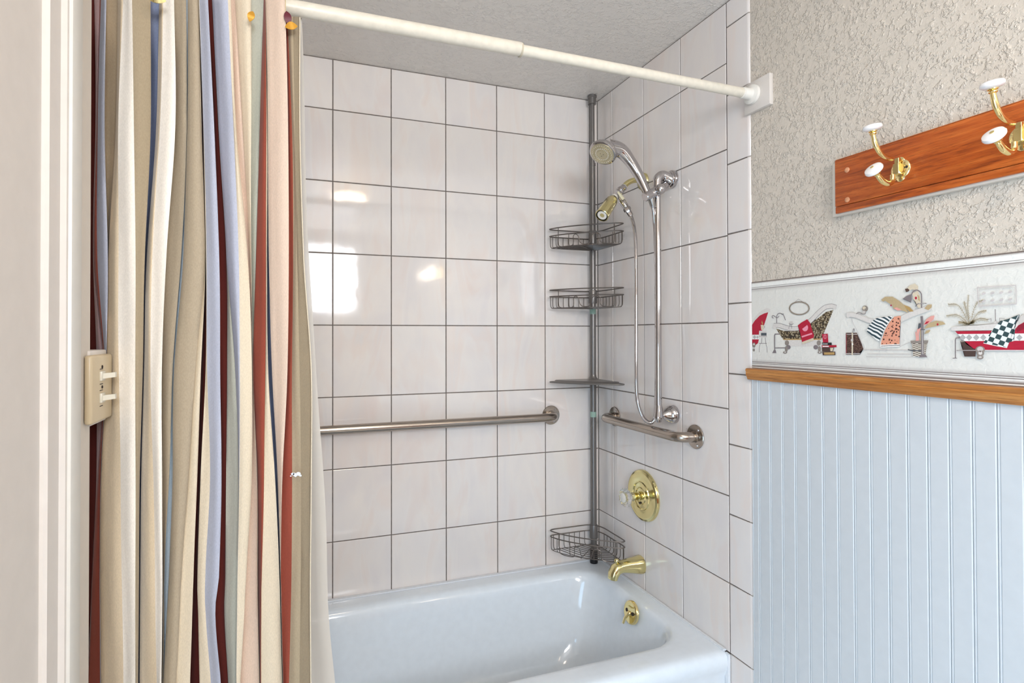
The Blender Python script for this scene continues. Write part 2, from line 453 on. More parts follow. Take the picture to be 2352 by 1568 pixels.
# ------------------------------------------------------------------ beadboard wainscot, chair rail
g0, pitch = -0.8507, 0.03925
YB = -2.45
obj('panel_back', box((0.0012, YB, FLOOR), (0.0044, -0.8265, -0.150)), M['bead_groove'], wall_right, False)
edges = [-0.8275] + [g0 - pitch * k for k in range(int((abs(YB) - abs(g0)) / pitch) + 1)] + [YB]
bcache = {}
def board_mesh(w, h):
    k = round(w, 4)
    if k in bcache: return bcache[k]
    bm = bmesh.new(); a = w / 2; p = [(0.0012, a), (-0.0006, a), (-0.0016, a - 0.0012), (-0.0016, a - 0.0022), (0.0, a - 0.0036), (-0.0018, a - 0.0055), (-0.0018, -a + 0.0018), (-0.0004, -a), (0.0012, -a)]
    rows = [[bm.verts.new((x, y, z)) for x, y in p] for z in (-h / 2, h / 2)]
    for i in range(len(p)):
        j = (i + 1) % len(p); bm.faces.new((rows[0][i], rows[0][j], rows[1][j], rows[1][i]))
    bm.faces.new(rows[0][::-1]); bm.faces.new(rows[1]); bmesh.ops.recalc_face_normals(bm, faces=bm.faces[:])
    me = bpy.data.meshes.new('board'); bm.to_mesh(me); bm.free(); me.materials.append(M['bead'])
    bcache[k] = me; return me
zb = (FLOOR - 0.150) / 2; hb = -0.150 - FLOOR
for a_, b_ in zip(edges[:-1], edges[1:]):
    w = a_ - b_ - 0.0012
    if w < 0.004: continue
    inst(board_mesh(w, hb), 'board', (0, (a_ + b_) / 2, zb), wall_right)
# oak chair rail
bm = bmesh.new()
prof = [(0.0044, -0.1300), (-0.010, -0.1300), (-0.0155, -0.1312), (-0.0175, -0.1345), (-0.0165, -0.1385), (-0.0150, -0.1410), (-0.0165, -0.1440), (-0.0150, -0.1500), (-0.0120, -0.1560), (-0.0105, -0.1600), (-0.0090, -0.1618), (0.0044, -0.1618)]
ys = [-0.8185, -0.8215, YB]
rows = []
for k, y in enumerate(ys):
    s = 0.72 if k == 0 else 1
    rows.append([bm.verts.new(((x * s if x < 0 else x), y, -0.146 + (z + 0.146) * (0.9 if k == 0 else 1))) for x, z in prof])
for a_, b_ in zip(rows[:-1], rows[1:]):
    for i in range(len(prof)):
        j = (i + 1) % len(prof); bm.faces.new((a_[i], a_[j], b_[j], b_[i]))
bm.faces.new(rows[0][::-1]); bm.faces.new(rows[-1])
o = struct('trim_2', bm, M['oak'], None, True)

exec_border = True
# ------------------------------------------------------------------ wallpaper border (flat print on the wall)
def pmat(name, rgb, rough=0.6): return plain('print ' + name, rgb, rough, noise=0.06, nscale=300)
P = {k: pmat(k, v) for k, v in dict(red=(178, 22, 52), darkred=(140, 18, 44), pale=(217, 211, 205), pale2=(203, 197, 191), line=(92, 76, 76), grey=(128, 118, 120), slate=(84, 88, 94),
    brown=(84, 62, 54), pink=(232, 152, 170), white=(238, 236, 232), cream=(214, 200, 176), diamond=(176, 174, 172), claw=(142, 132, 124), dark=(44, 28, 30), black=(28, 20, 26),
    tan=(186, 162, 124), leaf=(186, 164, 126), leafpink=(224, 160, 150), palm=(160, 142, 104), faint=(200, 192, 190), pot=(74, 56, 50), salmon=(226, 156, 128), gold=(182, 148, 92), shade=(206, 201, 196)).items()}

def print_mat(name, builder):
    m, nt, b = new_mat('print ' + name); b.inputs['Roughness'].default_value = 0.6
    nt.links.new(builder(nt), b.inputs['Base Color']); return m
def zebra(nt):
    w = N(nt, 'ShaderNodeTexWave', Scale=1.0, Distortion=5.0, Detail=1.5); w.inputs['Detail Scale'].default_value = 0.7
    nt.links.new(pos(nt, (0, 42, 42), (math.radians(62), 0, 0)), w.inputs['Vector']); w.bands_direction = 'Y'
    return ramp(nt, w.outputs['Fac'], [(0.47, srgb(38, 62, 72)), (0.53, srgb(240, 238, 234))])
def leopard(nt):
    v = N(nt, 'ShaderNodeTexVoronoi', Scale=1.0); nt.links.new(pos(nt, (0, 185, 185)), v.inputs['Vector'])
    return ramp(nt, v.outputs['Distance'], [(0.0, srgb(200, 120, 90)), (0.16, srgb(60, 30, 28)), (0.30, srgb(60, 30, 28)), (0.36, srgb(226, 156, 128))])
def damask(nt):
    v = N(nt, 'ShaderNodeTexVoronoi', Scale=1.0); nt.links.new(pos(nt, (0, 230, 230)), v.inputs['Vector'])
    return ramp(nt, v.outputs['Distance'], [(0.0, srgb(186, 178, 162)), (0.35, srgb(164, 150, 122)), (0.52, srgb(96, 78, 50)), (0.7, srgb(52, 42, 34))])
def checker(nt):
    c = N(nt, 'ShaderNodeTexChecker', Scale=1.0); c.inputs['Color1'].default_value = srgb(48, 72, 74); c.inputs['Color2'].default_value = srgb(232, 234, 230)
    nt.links.new(pos(nt, (0, 118, 118), (math.radians(-22), 0, 0)), c.inputs['Vector']); return c.outputs['Color']
def weave(nt):
    c = N(nt, 'ShaderNodeTexChecker', Scale=1.0); c.inputs['Color1'].default_value = srgb(96, 82, 70); c.inputs['Color2'].default_value = srgb(228, 220, 206)
    nt.links.new(pos(nt, (0, 180, 520)), c.inputs['Vector']); return c.outputs['Color']
def suitcase(nt):
    n = N(nt, 'ShaderNodeTexNoise', Scale=420.0, Detail=2.0); nt.links.new(pos(nt), n.inputs['Vector'])
    return ramp(nt, n.outputs['Fac'], [(0.45, srgb(56, 30, 30)), (0.62, srgb(116, 88, 72))])
for k, fn in dict(zebra=zebra, leopard=leopard, damask=damask, checker=checker, weave=weave, suitcase=suitcase).items(): P[k] = print_mat(k, fn)

def border_paper():
    m, nt, b = new_mat('embossed cream border paper'); b.inputs['Roughness'].default_value = 0.5
    sp = N(nt, 'ShaderNodeSeparateXYZ'); nt.links.new(pos(nt), sp.inputs[0])
    mr = N(nt, 'ShaderNodeMapRange'); mr.inputs['From Min'].default_value = -0.131; mr.inputs['From Max'].default_value = 0.110
    nt.links.new(sp.outputs['Z'], mr.inputs['Value'])
    base, sh, wh, dk = srgb(226, 224, 217), srgb(196, 191, 186), srgb(240, 239, 234), srgb(104, 90, 84)
    H0, H1 = -0.131, 0.110
    def q(z): return (z - H0) / (H1 - H0)
    st = [(q(-0.1310), dk), (q(-0.1290), dk), (q(-0.1285), wh), (q(-0.1262), wh), (q(-0.1255), dk), (q(-0.1236), srgb(150, 140, 134)), (q(-0.1215), sh), (q(-0.1185), wh), (q(-0.1172), wh), (q(-0.1168), dk), (q(-0.1158), dk), (q(-0.1152), wh), (q(-0.1138), wh), (q(-0.1133), dk), (q(-0.1124), dk), (q(-0.1118), sh), (q(-0.1040), base)]
    r1 = ramp(nt, mr.outputs[0], st)
    st2 = [(q(0.0800), base), (q(0.0890), sh), (q(0.0896), dk), (q(0.0906), dk), (q(0.0912), wh), (q(0.0930), wh), (q(0.0934), dk), (q(0.0944), dk), (q(0.0950), wh), (q(0.1035), wh), (q(0.1060), sh), (q(0.1074), srgb(150, 138, 130)), (q(0.1082), dk), (q(0.1096), dk), (q(0.1100), srgb(180, 170, 160))]
    r2 = ramp(nt, mr.outputs[0], st2)
    lt = N(nt, 'ShaderNodeMath', operation='GREATER_THAN'); lt.inputs[1].default_value = 0.5; nt.links.new(mr.outputs[0], lt.inputs[0])
    nt.links.new(mix(nt, lt.outputs[0], r1, r2), b.inputs['Base Color'])
    n = N(nt, 'ShaderNodeTexNoise', Scale=95.0, Detail=3.0, Distortion=0.4); nt.links.new(pos(nt), n.inputs['Vector'])
    bump(nt, b, n.outputs['Fac'], 0.45, 0.0028)
    return m
border = thing('wallpaper_border', 'cream wallpaper border printed with claw-foot bathtubs above the oak rail', 'wallpaper', (0.004, -1.4, -0.01))
obj('paper', box((0.0028, YB, -0.1302), (0.0044, -0.8262, 0.110)), border_paper(), border, False)

def A(x, y): return (1720 + x / 7.128, 640 + y / 7.128)
def B(x, y): return (2000 + x / 6.534, 620 + y / 6.534)
layer = [0]
def flat(polys, name):
    """polys: list of (material key, [pixel points]); built as thin printed shapes on the paper, in world size"""
    bm = bmesh.new(); mats = []
    for key, pts in polys:
        layer[0] += 0 if name == 'printed_palm' else 1
        x = 0.0027 - 0.000007 * layer[0]
        if key not in mats: mats.append(key)
        vs = []
        for (u, v) in pts:
            p = on('X', 0.0028, u, v); vs.append(bm.verts.new((x, min(p.y, -0.8268), p.z)))
        try: f = bm.faces.new(vs)
        except ValueError: continue
        f.material_index = mats.index(key)
        if len(vs) > 4: bmesh.ops.triangulate(bm, faces=[f])
    for f in bm.faces:
        f.normal_update()
        if f.normal.x > 0: f.normal_flip()
    me = bpy.data.meshes.new(name); o0 = org_of(border); bmesh.ops.translate(bm, verts=bm.verts[:], vec=-o0); bm.to_mesh(me); bm.free()
    for k in mats: me.materials.append(P[k])
    o = bpy.data.objects.new(name, me); o.parent = border; COL.objects.link(o); return o
def T(tr, key, pts): return (key, [tr(*p) for p in pts])
def ln(tr, key, pts, w):
    """a stroke as a list of quads"""
    out = []; pts = [Vector((*p, 0)) for p in pts]
    for a, b in zip(pts[:-1], pts[1:]):
        d = (b - a); L = d.length
        if L < 1e-6: continue
        d /= L; n = Vector((-d.y, d.x, 0)) * w / 2; a2, b2 = a - d * w * 0.2, b + d * w * 0.2
        out.append((key, [tr(*(q.xy)) for q in (a2 - n, b2 - n, b2 + n, a2 + n)]))
    return out
def el(tr, key, c, rx, ry, n=16, rot=0.0):
    return (key, [tr(c[0] + rx * math.cos(t) * math.cos(rot) - ry * math.sin(t) * math.sin(rot), c[1] + rx * math.cos(t) * math.sin(rot) + ry * math.sin(t) * math.cos(rot)) for t in [2 * PI * k / n for k in range(n)]])
def ring(tr, key, c, rx, ry, w, n=28):
    return ln(tr, key, [(c[0] + rx * math.cos(2 * PI * k / n), c[1] + ry * math.sin(2 * PI * k / n)) for k in range(n + 1)], w)
def crv(pts, n=5): return [tuple(p.xy) for p in smooth_path([Vector((*p, 0)) for p in pts], n)]

# red tub cut by the tile edge, stool with candle
s = [T(A, 'pale', [(40, 735), (58, 690), (130, 590), (210, 520), (290, 480), (345, 490), (350, 540), (318, 548), (250, 565), (180, 600), (100, 680), (58, 735)]),
     T(A, 'red', [(40, 760), (58, 745), (100, 682), (180, 602), (250, 568), (318, 548), (250, 760), (195, 915), (40, 915)]),
     T(A, 'white', [(40, 920), (170, 920), (170, 990), (40, 990)]), T(A, 'diamond', [(65, 955), (95, 922), (122, 955), (95, 988)]), T(A, 'diamond', [(122, 955), (142, 930), (160, 955), (142, 984)]),
     T(A, 'red', [(40, 992), (165, 992), (150, 1055), (110, 1085), (40, 1085)]), el(A, 'claw', (84, 1085), 28, 42), el(A, 'pale', (84, 1072), 14, 14), el(A, 'claw', (82, 1165), 18, 26)]
flat(s, 'printed_red_tub')
s = [T(A, 'pale', [(170, 850), (290, 850), (298, 965), (160, 965)]), T(A, 'slate', [(200, 885), (290, 885), (290, 930), (200, 930)]), T(A, 'cream', [(195, 755), (245, 755), (238, 840), (205, 840)]),
     T(A, 'gold', [(222, 755), (208, 715), (216, 680), (222, 705), (236, 730)])]
s += ln(A, 'grey', [(215, 965), (208, 1055)], 7) + ln(A, 'grey', [(270, 965), (277, 1055)], 7) + ln(A, 'grey', [(168, 1057), (292, 1057)], 8) + ln(A, 'grey', [(190, 1060), (172, 1120), (170, 1200)], 6) + ln(A, 'grey', [(280, 1060), (296, 1120), (300, 1205)], 6) + ln(A, 'grey', [(165, 940), (295, 940)], 5) + ln(A, 'grey', [(245, 770), (262, 785), (245, 812)], 5)
flat(s, 'printed_stool')
# slipper tub with patterned body
s = [T(A, 'damask', [(445, 815), (560, 850), (720, 858), (840, 850), (1010, 740), (1130, 650), (1260, 545), (1388, 508), (1190, 985), (560, 990)]),
     T(A, 'gold', [(560, 985), (1190, 980), (1180, 1000), (570, 1002)]), T(A, 'pale', [(575, 1002), (1180, 1000), (1150, 1110), (640, 1105)])]
rim = crv([(425, 765), (500, 765), (620, 800), (740, 818), (850, 795), (1010, 690), (1140, 560), (1250, 470), (1350, 448), (1415, 462)])
s += ln(A, 'grey', rim, 76) + ln(A, 'pale', rim, 64) + [el(A, 'pale', (424, 778), 30, 44), el(A, 'pale', (1410, 470), 28, 34)]
for cx in (628, 1140): s += [el(A, 'claw', (cx - (0 if cx < 900 else -10), 1050), 34, 44), el(A, 'grey', (cx + (22 if cx < 900 else -40), 1120), 38, 36), el(A, 'claw', (cx - (10 if cx < 900 else -20), 1150), 24, 48), el(A, 'claw', (cx - (30 if cx < 900 else -25), 1205), 34, 22), el(A, 'pale', (cx - (30 if cx < 900 else -25), 1200), 12, 12)]
flat(s, 'printed_slipper_tub')
s = ln(A, 'grey', [(515, 905), (435, 905), (425, 930), (428, 1190)], 16) + ln(A, 'grey', [(430, 1132), (600, 1130)], 14) + [T(A, 'grey', [(388, 1216), (456, 1216), (442, 1165), (414, 1165)])]
flat(s, 'printed_stand_pipe'); s = []
s += ln(A, 'grey', crv([(462, 725), (462, 625), (480, 575), (525, 565), (575, 600), (604, 676)]), 10) + ln(A, 'grey', crv([(500, 610), (470, 640), (430, 615), (400, 600), (386, 628), (412, 645)]), 9) + ln(A, 'slate', [(540, 580), (578, 575)], 8)
s += [el(A, 'pale2', (698, 718), 30, 22)] + ln(A, 'grey', crv([(662, 735), (698, 752), (738, 735)]), 7) + ln(A, 'grey', [(685, 760), (662, 790), (662, 822)], 5) + ln(A, 'grey', [(700, 760), (712, 790), (708, 818)], 5)
flat(s, 'printed_bath_taps')
s = ring(A, 'brown', (832, 483), 160, 104, 18) + ring(A, 'cream', (832, 483), 160, 104, 5) + ln(A, 'grey', [(765, 380), (822, 332), (885, 374)], 4)
flat(s, 'printed_mirror')
s = [T(A, 'red', [(810, 765), (870, 715), (965, 662), (1010, 720), (1045, 830), (1078, 930), (1062, 985), (880, 1040), (865, 960), (845, 860)]), el(A, 'pink', (930, 800), 50, 60),
     T(A, 'red', [(850, 760), (965, 690), (985, 740), (870, 830)]), T(A, 'pink', [(872, 938), (1040, 885), (1048, 908), (880, 962)]), T(A, 'cream', [(878, 1035), (1062, 968), (1075, 1010), (885, 1072)])]
flat(s, 'printed_red_towel')
s = [T(A, 'red', [(1205, 905), (1300, 900), (1312, 1042), (1225, 1042)]), T(A, 'black', [(1205, 1045), (1365, 1045), (1365, 1085), (1215, 1085)]), T(A, 'white', [(1215, 1062), (1300, 1062), (1300, 1072), (1215, 1072)]), T(A, 'red', [(1200, 1090), (1445, 1085), (1445, 1120), (1210, 1122)]), T(A, 'white', [(1215, 1097), (1320, 1097), (1320, 1114), (1220, 1114)]),
     T(A, 'pot', [(1205, 1125), (1405, 1125), (1388, 1190), (1210, 1192)]), T(A, 'cream', [(1340, 1130), (1395, 1130), (1380, 1185), (1345, 1185)]), T(A, 'brown', [(1210, 1196), (1425, 1192), (1428, 1250), (1220, 1252)]), T(A, 'gold', [(1240, 1205), (1410, 1202), (1410, 1240), (1245, 1242)])] + ring(A, 'pink', (1258, 950), 26, 32, 6, 12) + ln(A, 'pink', [(1258, 925), (1258, 975)], 8)
flat(s, 'printed_books')
s = [T(A, 'suitcase', [(1600, 885), (1780, 885), (1892, 1145), (1835, 1190), (1830, 1240), (1600, 1240)])] + ln(A, 'white', [(1606, 908), (1782, 908)], 7) + ln(A, 'darkred', [(1606, 900), (1606, 1230)], 10) + ln(A, 'white', [(1604, 1224), (1830, 1224)], 8) + ln(A, 'cream', [(1706, 885), (1704, 1240)], 24) + [T(A, 'pale2', [(1682, 985), (1718, 985), (1718, 1025), (1682, 1025)]), T(A, 'white', [(1695, 1040), (1725, 1070), (1712, 1090), (1695, 1080)])] + ln(A, 'grey', crv([(1712, 885), (1722, 830), (1735, 820), (1740, 862)]), 9)
flat(s, 'printed_suitcase')
s = ln(A, 'faint', [(1690, 650), (1730, 750), (1800, 880), (1890, 1150)], 6) + ln(A, 'faint', [(1880, 1160), (2280, 1160)], 8) + ln(B, 'faint', [(0, 1200), (600, 1200)], 8) + ln(B, 'faint', [(-40, 1258), (620, 1262)], 8) + ln(B, 'faint', [(-60, 1300), (640, 1304)], 6) + ln(B, 'faint', [(455, 800), (450, 1150), (600, 1080)], 6)
rim = crv([(1630, 590), (1700, 590), (1800, 615), (1900, 655), (2000, 690), (2100, 700)]); s += ln(A, 'pale2', rim, 78) + ln(A, 'pale', rim, 66) + [el(A, 'pale', (1640, 596), 30, 42)]
rim = crv([(420, 760), (540, 700), (660, 650), (780, 610), (900, 560)]); s += ln(B, 'pale2', rim, 88) + ln(B, 'pale', rim, 76)
s += ln(A, 'grey', crv([(1775, 572), (1820, 552), (1870, 575), (1915, 575), (1930, 545)]), 10) + [el(A, 'claw', (1918, 490), 50, 50), el(A, 'cream', (1905, 478), 28, 26), el(A, 'claw', (1932, 510), 26, 26), el(A, 'pale2', (1900, 545), 28, 22)]
flat(s, 'printed_white_tub')
s = [('zebra', [A(1945, 840), A(1990, 760), A(2060, 672), A(2120, 640), A(2281, 618), B(345, 688), B(300, 760), B(215, 900), B(137, 1075), A(2090, 990), A(2030, 930), A(1950, 865)]),
     T(B, 'leopard', [(165, 1120), (175, 1060), (230, 900), (300, 780), (360, 702), (440, 688), (468, 692), (450, 900), (445, 1112)]), T(B, 'white', [(165, 1120), (445, 1110), (450, 1150), (170, 1162)])] + ln(B, 'brown', [(172, 1140), (448, 1128)], 8) + ln(B, 'white', crv([(360, 700), (290, 780), (225, 895), (170, 1060), (160, 1160)]), 10)
flat(s, 'printed_towels')
s = [T(B, 'leaf', [(170, 450), (230, 402), (340, 400), (440, 460), (520, 530), (580, 640), (500, 612), (440, 600), (400, 560), (360, 585), (330, 520), (260, 480), (235, 462), (200, 475)]), T(B, 'leafpink', [(360, 575), (410, 560), (480, 600), (420, 610)]), el(B, 'red', (320, 530), 12, 12), T(B, 'gold', [(510, 520), (600, 555), (660, 620), (600, 625), (545, 575)]),
     T(B, 'cream', [(560, 275), (610, 225), (680, 205), (730, 250), (722, 312), (640, 290), (600, 310)]), T(B, 'brown', [(530, 285), (570, 275), (600, 300), (580, 325), (545, 332)]), T(B, 'cream', [(640, 350), (720, 312), (760, 400), (762, 570), (722, 565), (690, 480), (655, 440)]), T(B, 'tan', [(715, 370), (745, 390), (760, 470), (728, 450)]), el(B, 'red', (694, 420), 16, 22),
     T(B, 'tan', [(820, 575), (870, 522), (935, 518), (930, 562), (880, 602)]), T(B, 'leafpink', [(808, 830), (850, 740), (920, 690), (975, 683), (960, 740), (890, 800)]), T(B, 'red', [(820, 815), (850, 775), (900, 765), (860, 805)]), T(B, 'leaf', [(820, 880), (880, 800), (1000, 760), (1100, 775), (1142, 812), (1050, 830), (960, 850)]), el(B, 'red', (1020, 815), 14, 18), T(B, 'leaf', [(820, 962), (850, 910), (890, 898), (916, 906), (880, 945)]), T(B, 'leafpink', [(690, 1060), (740, 1060), (740, 960), (790, 800), (770, 780), (710, 900)])]
s += ln(B, 'leafpink', [(705, 1060), (690, 930)], 14) + ln(B, 'tan', [(760, 1060), (765, 900)], 12)
s += [T(B, 'weave', [(630, 1095), (865, 1095), (835, 1295), (655, 1295)]), T(B, 'claw', [(612, 1062), (882, 1056), (872, 1100), (620, 1104)])]
flat(s, 'printed_banana_plant')
s = ln(B, 'grey', crv([(780, 565), (780, 400), (762, 335), (705, 300), (650, 330), (622, 385)]), 15) + [T(B, 'grey', [(500, 430), (560, 385), (625, 365), (634, 430), (622, 488), (560, 462)])] + ln(B, 'slate', [(500, 432), (622, 486)], 8) + ln(B, 'grey', [(690, 545), (725, 505), (852, 500)], 12) + ln(B, 'pale', [(740, 500), (830, 500)], 4)
s += ln(B, 'grey', [(782, 700), (790, 820), (796, 1280)], 38) + ln(B, 'pale2', [(790, 900), (798, 1270)], 9) + [T(B, 'grey', [(738, 1308), (868, 1308), (835, 1262), (772, 1262)]), T(B, 'slate', [(735, 800), (775, 800), (770, 860), (725, 890)])] + ln(B, 'slate', [(578, 1195), (640, 1208), (772, 1212)], 16) + ln(B, 'slate', [(765, 895), (830, 895)], 12)
flat(s, 'printed_standing_shower')
s = [T(B, 'pale', [(1230, 908), (1222, 860), (1290, 845), (1600, 830), (1940, 802), (2300, 760), (2300, 900), (1280, 908)]), T(B, 'red', [(1285, 918), (2180, 905), (2230, 830), (2400, 740), (2400, 1200), (1740, 1202), (1560, 1178), (1440, 1080), (1350, 985)]), T(B, 'pale2', [(2210, 800), (2270, 690), (2400, 620), (2400, 735), (2230, 825)]), T(B, 'darkred', [(2190, 880), (2240, 830), (2400, 745), (2400, 850), (2220, 930)]),
     T(B, 'white', [(1325, 960), (2400, 950), (2400, 1058), (1425, 1066)])]
for cx in (1400, 1495, 1603, 1708, 2250): s.append(T(B, 'diamond', [(cx - 48, 1012), (cx, 962), (cx + 48, 1012), (cx, 1060)]))
s += ln(B, 'white', [(1700, 1202), (2400, 1204)], 8)
s += [T(B, 'pot', [(1360, 1068), (1425, 1062), (1450, 1110), (1560, 1180), (1600, 1192), (1590, 1297), (1425, 1297), (1395, 1150)])] + ln(B, 'claw', [(1362, 1075), (1420, 1068)], 16)
s += [el(B, 'claw', (1662, 1195), 72, 56), el(B, 'pale2', (1662, 1185), 46, 34), el(B, 'claw', (1664, 1250), 58, 44), el(B, 'pale', (1664, 1245), 30, 26), el(B, 'claw', (1662, 1310), 50, 30), el(B, 'pale2', (1662, 1306), 26, 14), el(B, 'brown', (1662, 1222), 10, 10)]
s += ln(B, 'grey', [(1360, 1015), (1300, 1020), (1288, 1050), (1290, 1320)], 15) + ln(B, 'grey', [(1310, 1206), (1590, 1206)], 12) + ln(B, 'pale', [(1320, 1203), (1590, 1203)], 4) + ln(B, 'grey', [(1250, 1322), (1312, 1322)], 10)
flat(s, 'printed_red_diamond_tub')
s = [T(B, 'checker', [(1710, 1092), (1790, 980), (1880, 855), (1960, 765), (2080, 735), (2255, 665), (2205, 760), (2185, 900), (2172, 1062), (2100, 1082), (2065, 1165), (1900, 1130)])] + ln(B, 'white', [(1712, 1095), (1900, 1135), (2065, 1165)], 10) + ln(B, 'slate', [(2250, 668), (2200, 770), (2165, 1060)], 6)
flat(s, 'printed_checked_towel')
s = []; rp = random.Random(11)
for tip, mid in (((1180, 515), (1340, 540)), ((1488, 372), (1475, 560)), ((1705, 450), (1600, 520)), ((1755, 612), (1640, 640)), ((1780, 745), (1650, 730)), ((1155, 690), (1330, 680)), ((1340, 780), (1420, 790)), ((1560, 760), (1530, 790)), ((1420, 470), (1450, 600))):
    c = crv([(1505, 815), mid, tip], 9); s += ln(B, 'palm', c, 5)
    for k in range(3, len(c) - 1):
        d = Vector(c[k + 1]) - Vector(c[k]); d.normalize(); nrm = Vector((-d.y, d.x))
        for sg in (-1, 1):
            L = rp.uniform(26, 58) * (1.1 - 0.5 * k / len(c)); e = Vector(c[k]) + d * L * 0.75 + nrm * sg * L * 0.6 + Vector((0, L * 0.25))
            s += ln(B, 'palm' if rp.random() < 0.75 else 'tan', [c[k], tuple(e)], 4)
for k in range(12): s += ln(B, 'palm', [(1490 + rp.uniform(-60, 60), 822), (1490 + rp.uniform(-110, 90), 760 + rp.uniform(-20, 30))], 5)
flat(s, 'printed_palm')
s = ln(B, 'grey', [(1888, 590), (1892, 770)], 10) + [T(B, 'pale2', [(1868, 800), (1875, 765), (1905, 765), (1912, 800)])] + ln(B, 'grey', [(1775, 742), (1828, 730), (1826, 770)], 6) + ln(B, 'grey', [(1950, 724), (2030, 726)], 6) + ln(B, 'grey', [(1950, 724), (1960, 790)], 5) + ln(B, 'faint', [(1760, 805), (1930, 798)], 5)
s += ln(B, 'faint', [(1620, 266), (2198, 230), (2206, 510), (1642, 546), (1620, 266)], 14) + ln(B, 'pale2', [(1650, 292), (2176, 258), (2182, 490), (1668, 518), (1650, 292)], 5)
for ix in range(4):
    for iy in range(2): s.append(el(B, 'faint', (1715 + ix * 132, 355 - ix * 8 + iy * 112), 34, 17, 10, -0.3))
flat(s, 'printed_picture_and_tap')

# ------------------------------------------------------------------ bathtub
def rrect(x0, x1, y0, y1, r, z, n=8):
    out = []
    for cx, cy, a0 in ((x1 - r, y1 - r, 0), (x0 + r, y1 - r, PI / 2), (x0 + r, y0 + r, PI), (x1 - r, y0 + r, 1.5 * PI)):
        for k in range(n + 1):
            a = a0 + PI / 2 * k / n; out.append((cx + r * math.cos(a), cy + r * math.sin(a), z))
    return out
tub = thing('bathtub', 'white enamelled bathtub built into the tiled alcove', 'bathtub', (-0.78, -0.37, FLOOR))
X0, X1, Y0, Y1 = -1.583, -0.001, -0.7385, -0.0015
bm = bmesh.new(); IR = 0.13
L = [rrect(X0, X1, Y0 + .012, Y1, .004, FLOOR), rrect(X0, X1, Y0 + .012, Y1, .004, -1.04), rrect(X0, X1, Y0 + .004, Y1, .004, -1.02), rrect(X0, X1, Y0, Y1, .004, -1.002), rrect(X0, X1, Y0, Y1, .005, -0.992),
     rrect(X0 + .001, X1 - .001, Y0 + .003, Y1 - .001, .008, -0.979), rrect(X0 + .003, X1 - .002, Y0 + .010, Y1 - .003, .012, -0.9705), rrect(X0 + .006, X1 - .004, Y0 + .022, Y1 - .006, .02, -0.9665), rrect(X0 + .02, X1 - .014, Y0 + .04, Y1 - .02, .04, RIM)]
ix0, ix1, iy0, iy1 = -1.46, -0.062, -0.645, -0.078
for ins, z in ((-0.012, RIM - .0005), (0.0, RIM - .0025), (0.006, -0.972), (0.012, -0.979), (0.017, -0.990), (0.021, -1.005)):
    L.append(rrect(ix0 + ins, ix1 - ins, iy0 + ins, iy1 - ins, IR - ins * .3, z))
for t, z in ((0.12, -1.05), (0.28, -1.11), (0.45, -1.17), (0.62, -1.22)):
    L.append(rrect(ix0 + .021 + t * .28, ix1 - .021 - t * .10, iy0 + .021 + t * .08, iy1 - .021 - t * .075, IR, z))
for ins, z in ((0.075, -1.255), (0.10, -1.282), (0.135, -1.298), (0.19, -1.303)):
    L.append(rrect(ix0 + .16 + ins, ix1 - .05 - ins, iy0 + .04 + ins * .7, iy1 - .035 - ins * .7, max(.05, IR - ins * .3), z))
loft(bm, L, cap1=True, cap0=True)
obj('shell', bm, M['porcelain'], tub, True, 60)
bm = bmesh.new()
quadbox(bm, (X0, -0.020, RIM - .002), (-0.002, -0.0005, RIM + 0.0035)); quadbox(bm, (-0.014, Y0 + .012, RIM - .003), (-0.0005, -0.002, RIM + 0.003))
quadbox(bm, (-0.009, Y0 - .004, -1.30), (-0.0005, Y0 + .013, RIM - .004))
bmesh.ops.bevel(bm, geom=bm.edges[:], offset=0.0022, segments=2, affect='EDGES')
obj('caulk', bm, M['caulk'], tub)
oc = on('X', -0.094, 1450, 1406)
ax = Vector((-1, 0, 0.16)).normalized()
bm = bmesh.new(); R = 0.039
lathe(bm, [(R, -.004), (R, .002), (R * .97, .005), (R * .88, .0068), (R * .84, .0062), (R * .3, .0078), (.001, .008)], oc, ax, 32)
ovf = obj('overflow_plate', bm, M['gold'], tub)
for dy in (-.017, .017):
    bm = bmesh.new(); lathe(bm, [(.0062, .004), (.0062, .0082), (.0045, .0094), (.001, .0094)], oc + Vector((0, dy, 0.002)), ax, 12); obj('screw', bm, M['dark'], ovf)
bm = bmesh.new(); lathe(bm, [(.009, .004), (.009, .010), (.006, .015), (.001, .017)], oc + Vector((0, 0, -.003)), ax, 14)
tube(bm, [oc + Vector((-.012, 0, -.001)), oc + Vector((-.022, .004, -.016)), oc + Vector((-.028, .008, -.036))], [.005, .0055, .0042], 8)
obj('lever', bm, M['gold'], ovf)
bm = bmesh.new()
for k in range(6): quadbox(bm, *( (lambda c: ((c.x - .0006, c.y - .0012, c.z - .0015), (c.x + .0002, c.y + .0009, c.z + .0015)))(oc + ax * .0078 + Vector((0.0015, .010 - k * .004, .019)))))
obj('embossed_mark', bm, M['brass'], ovf, False)

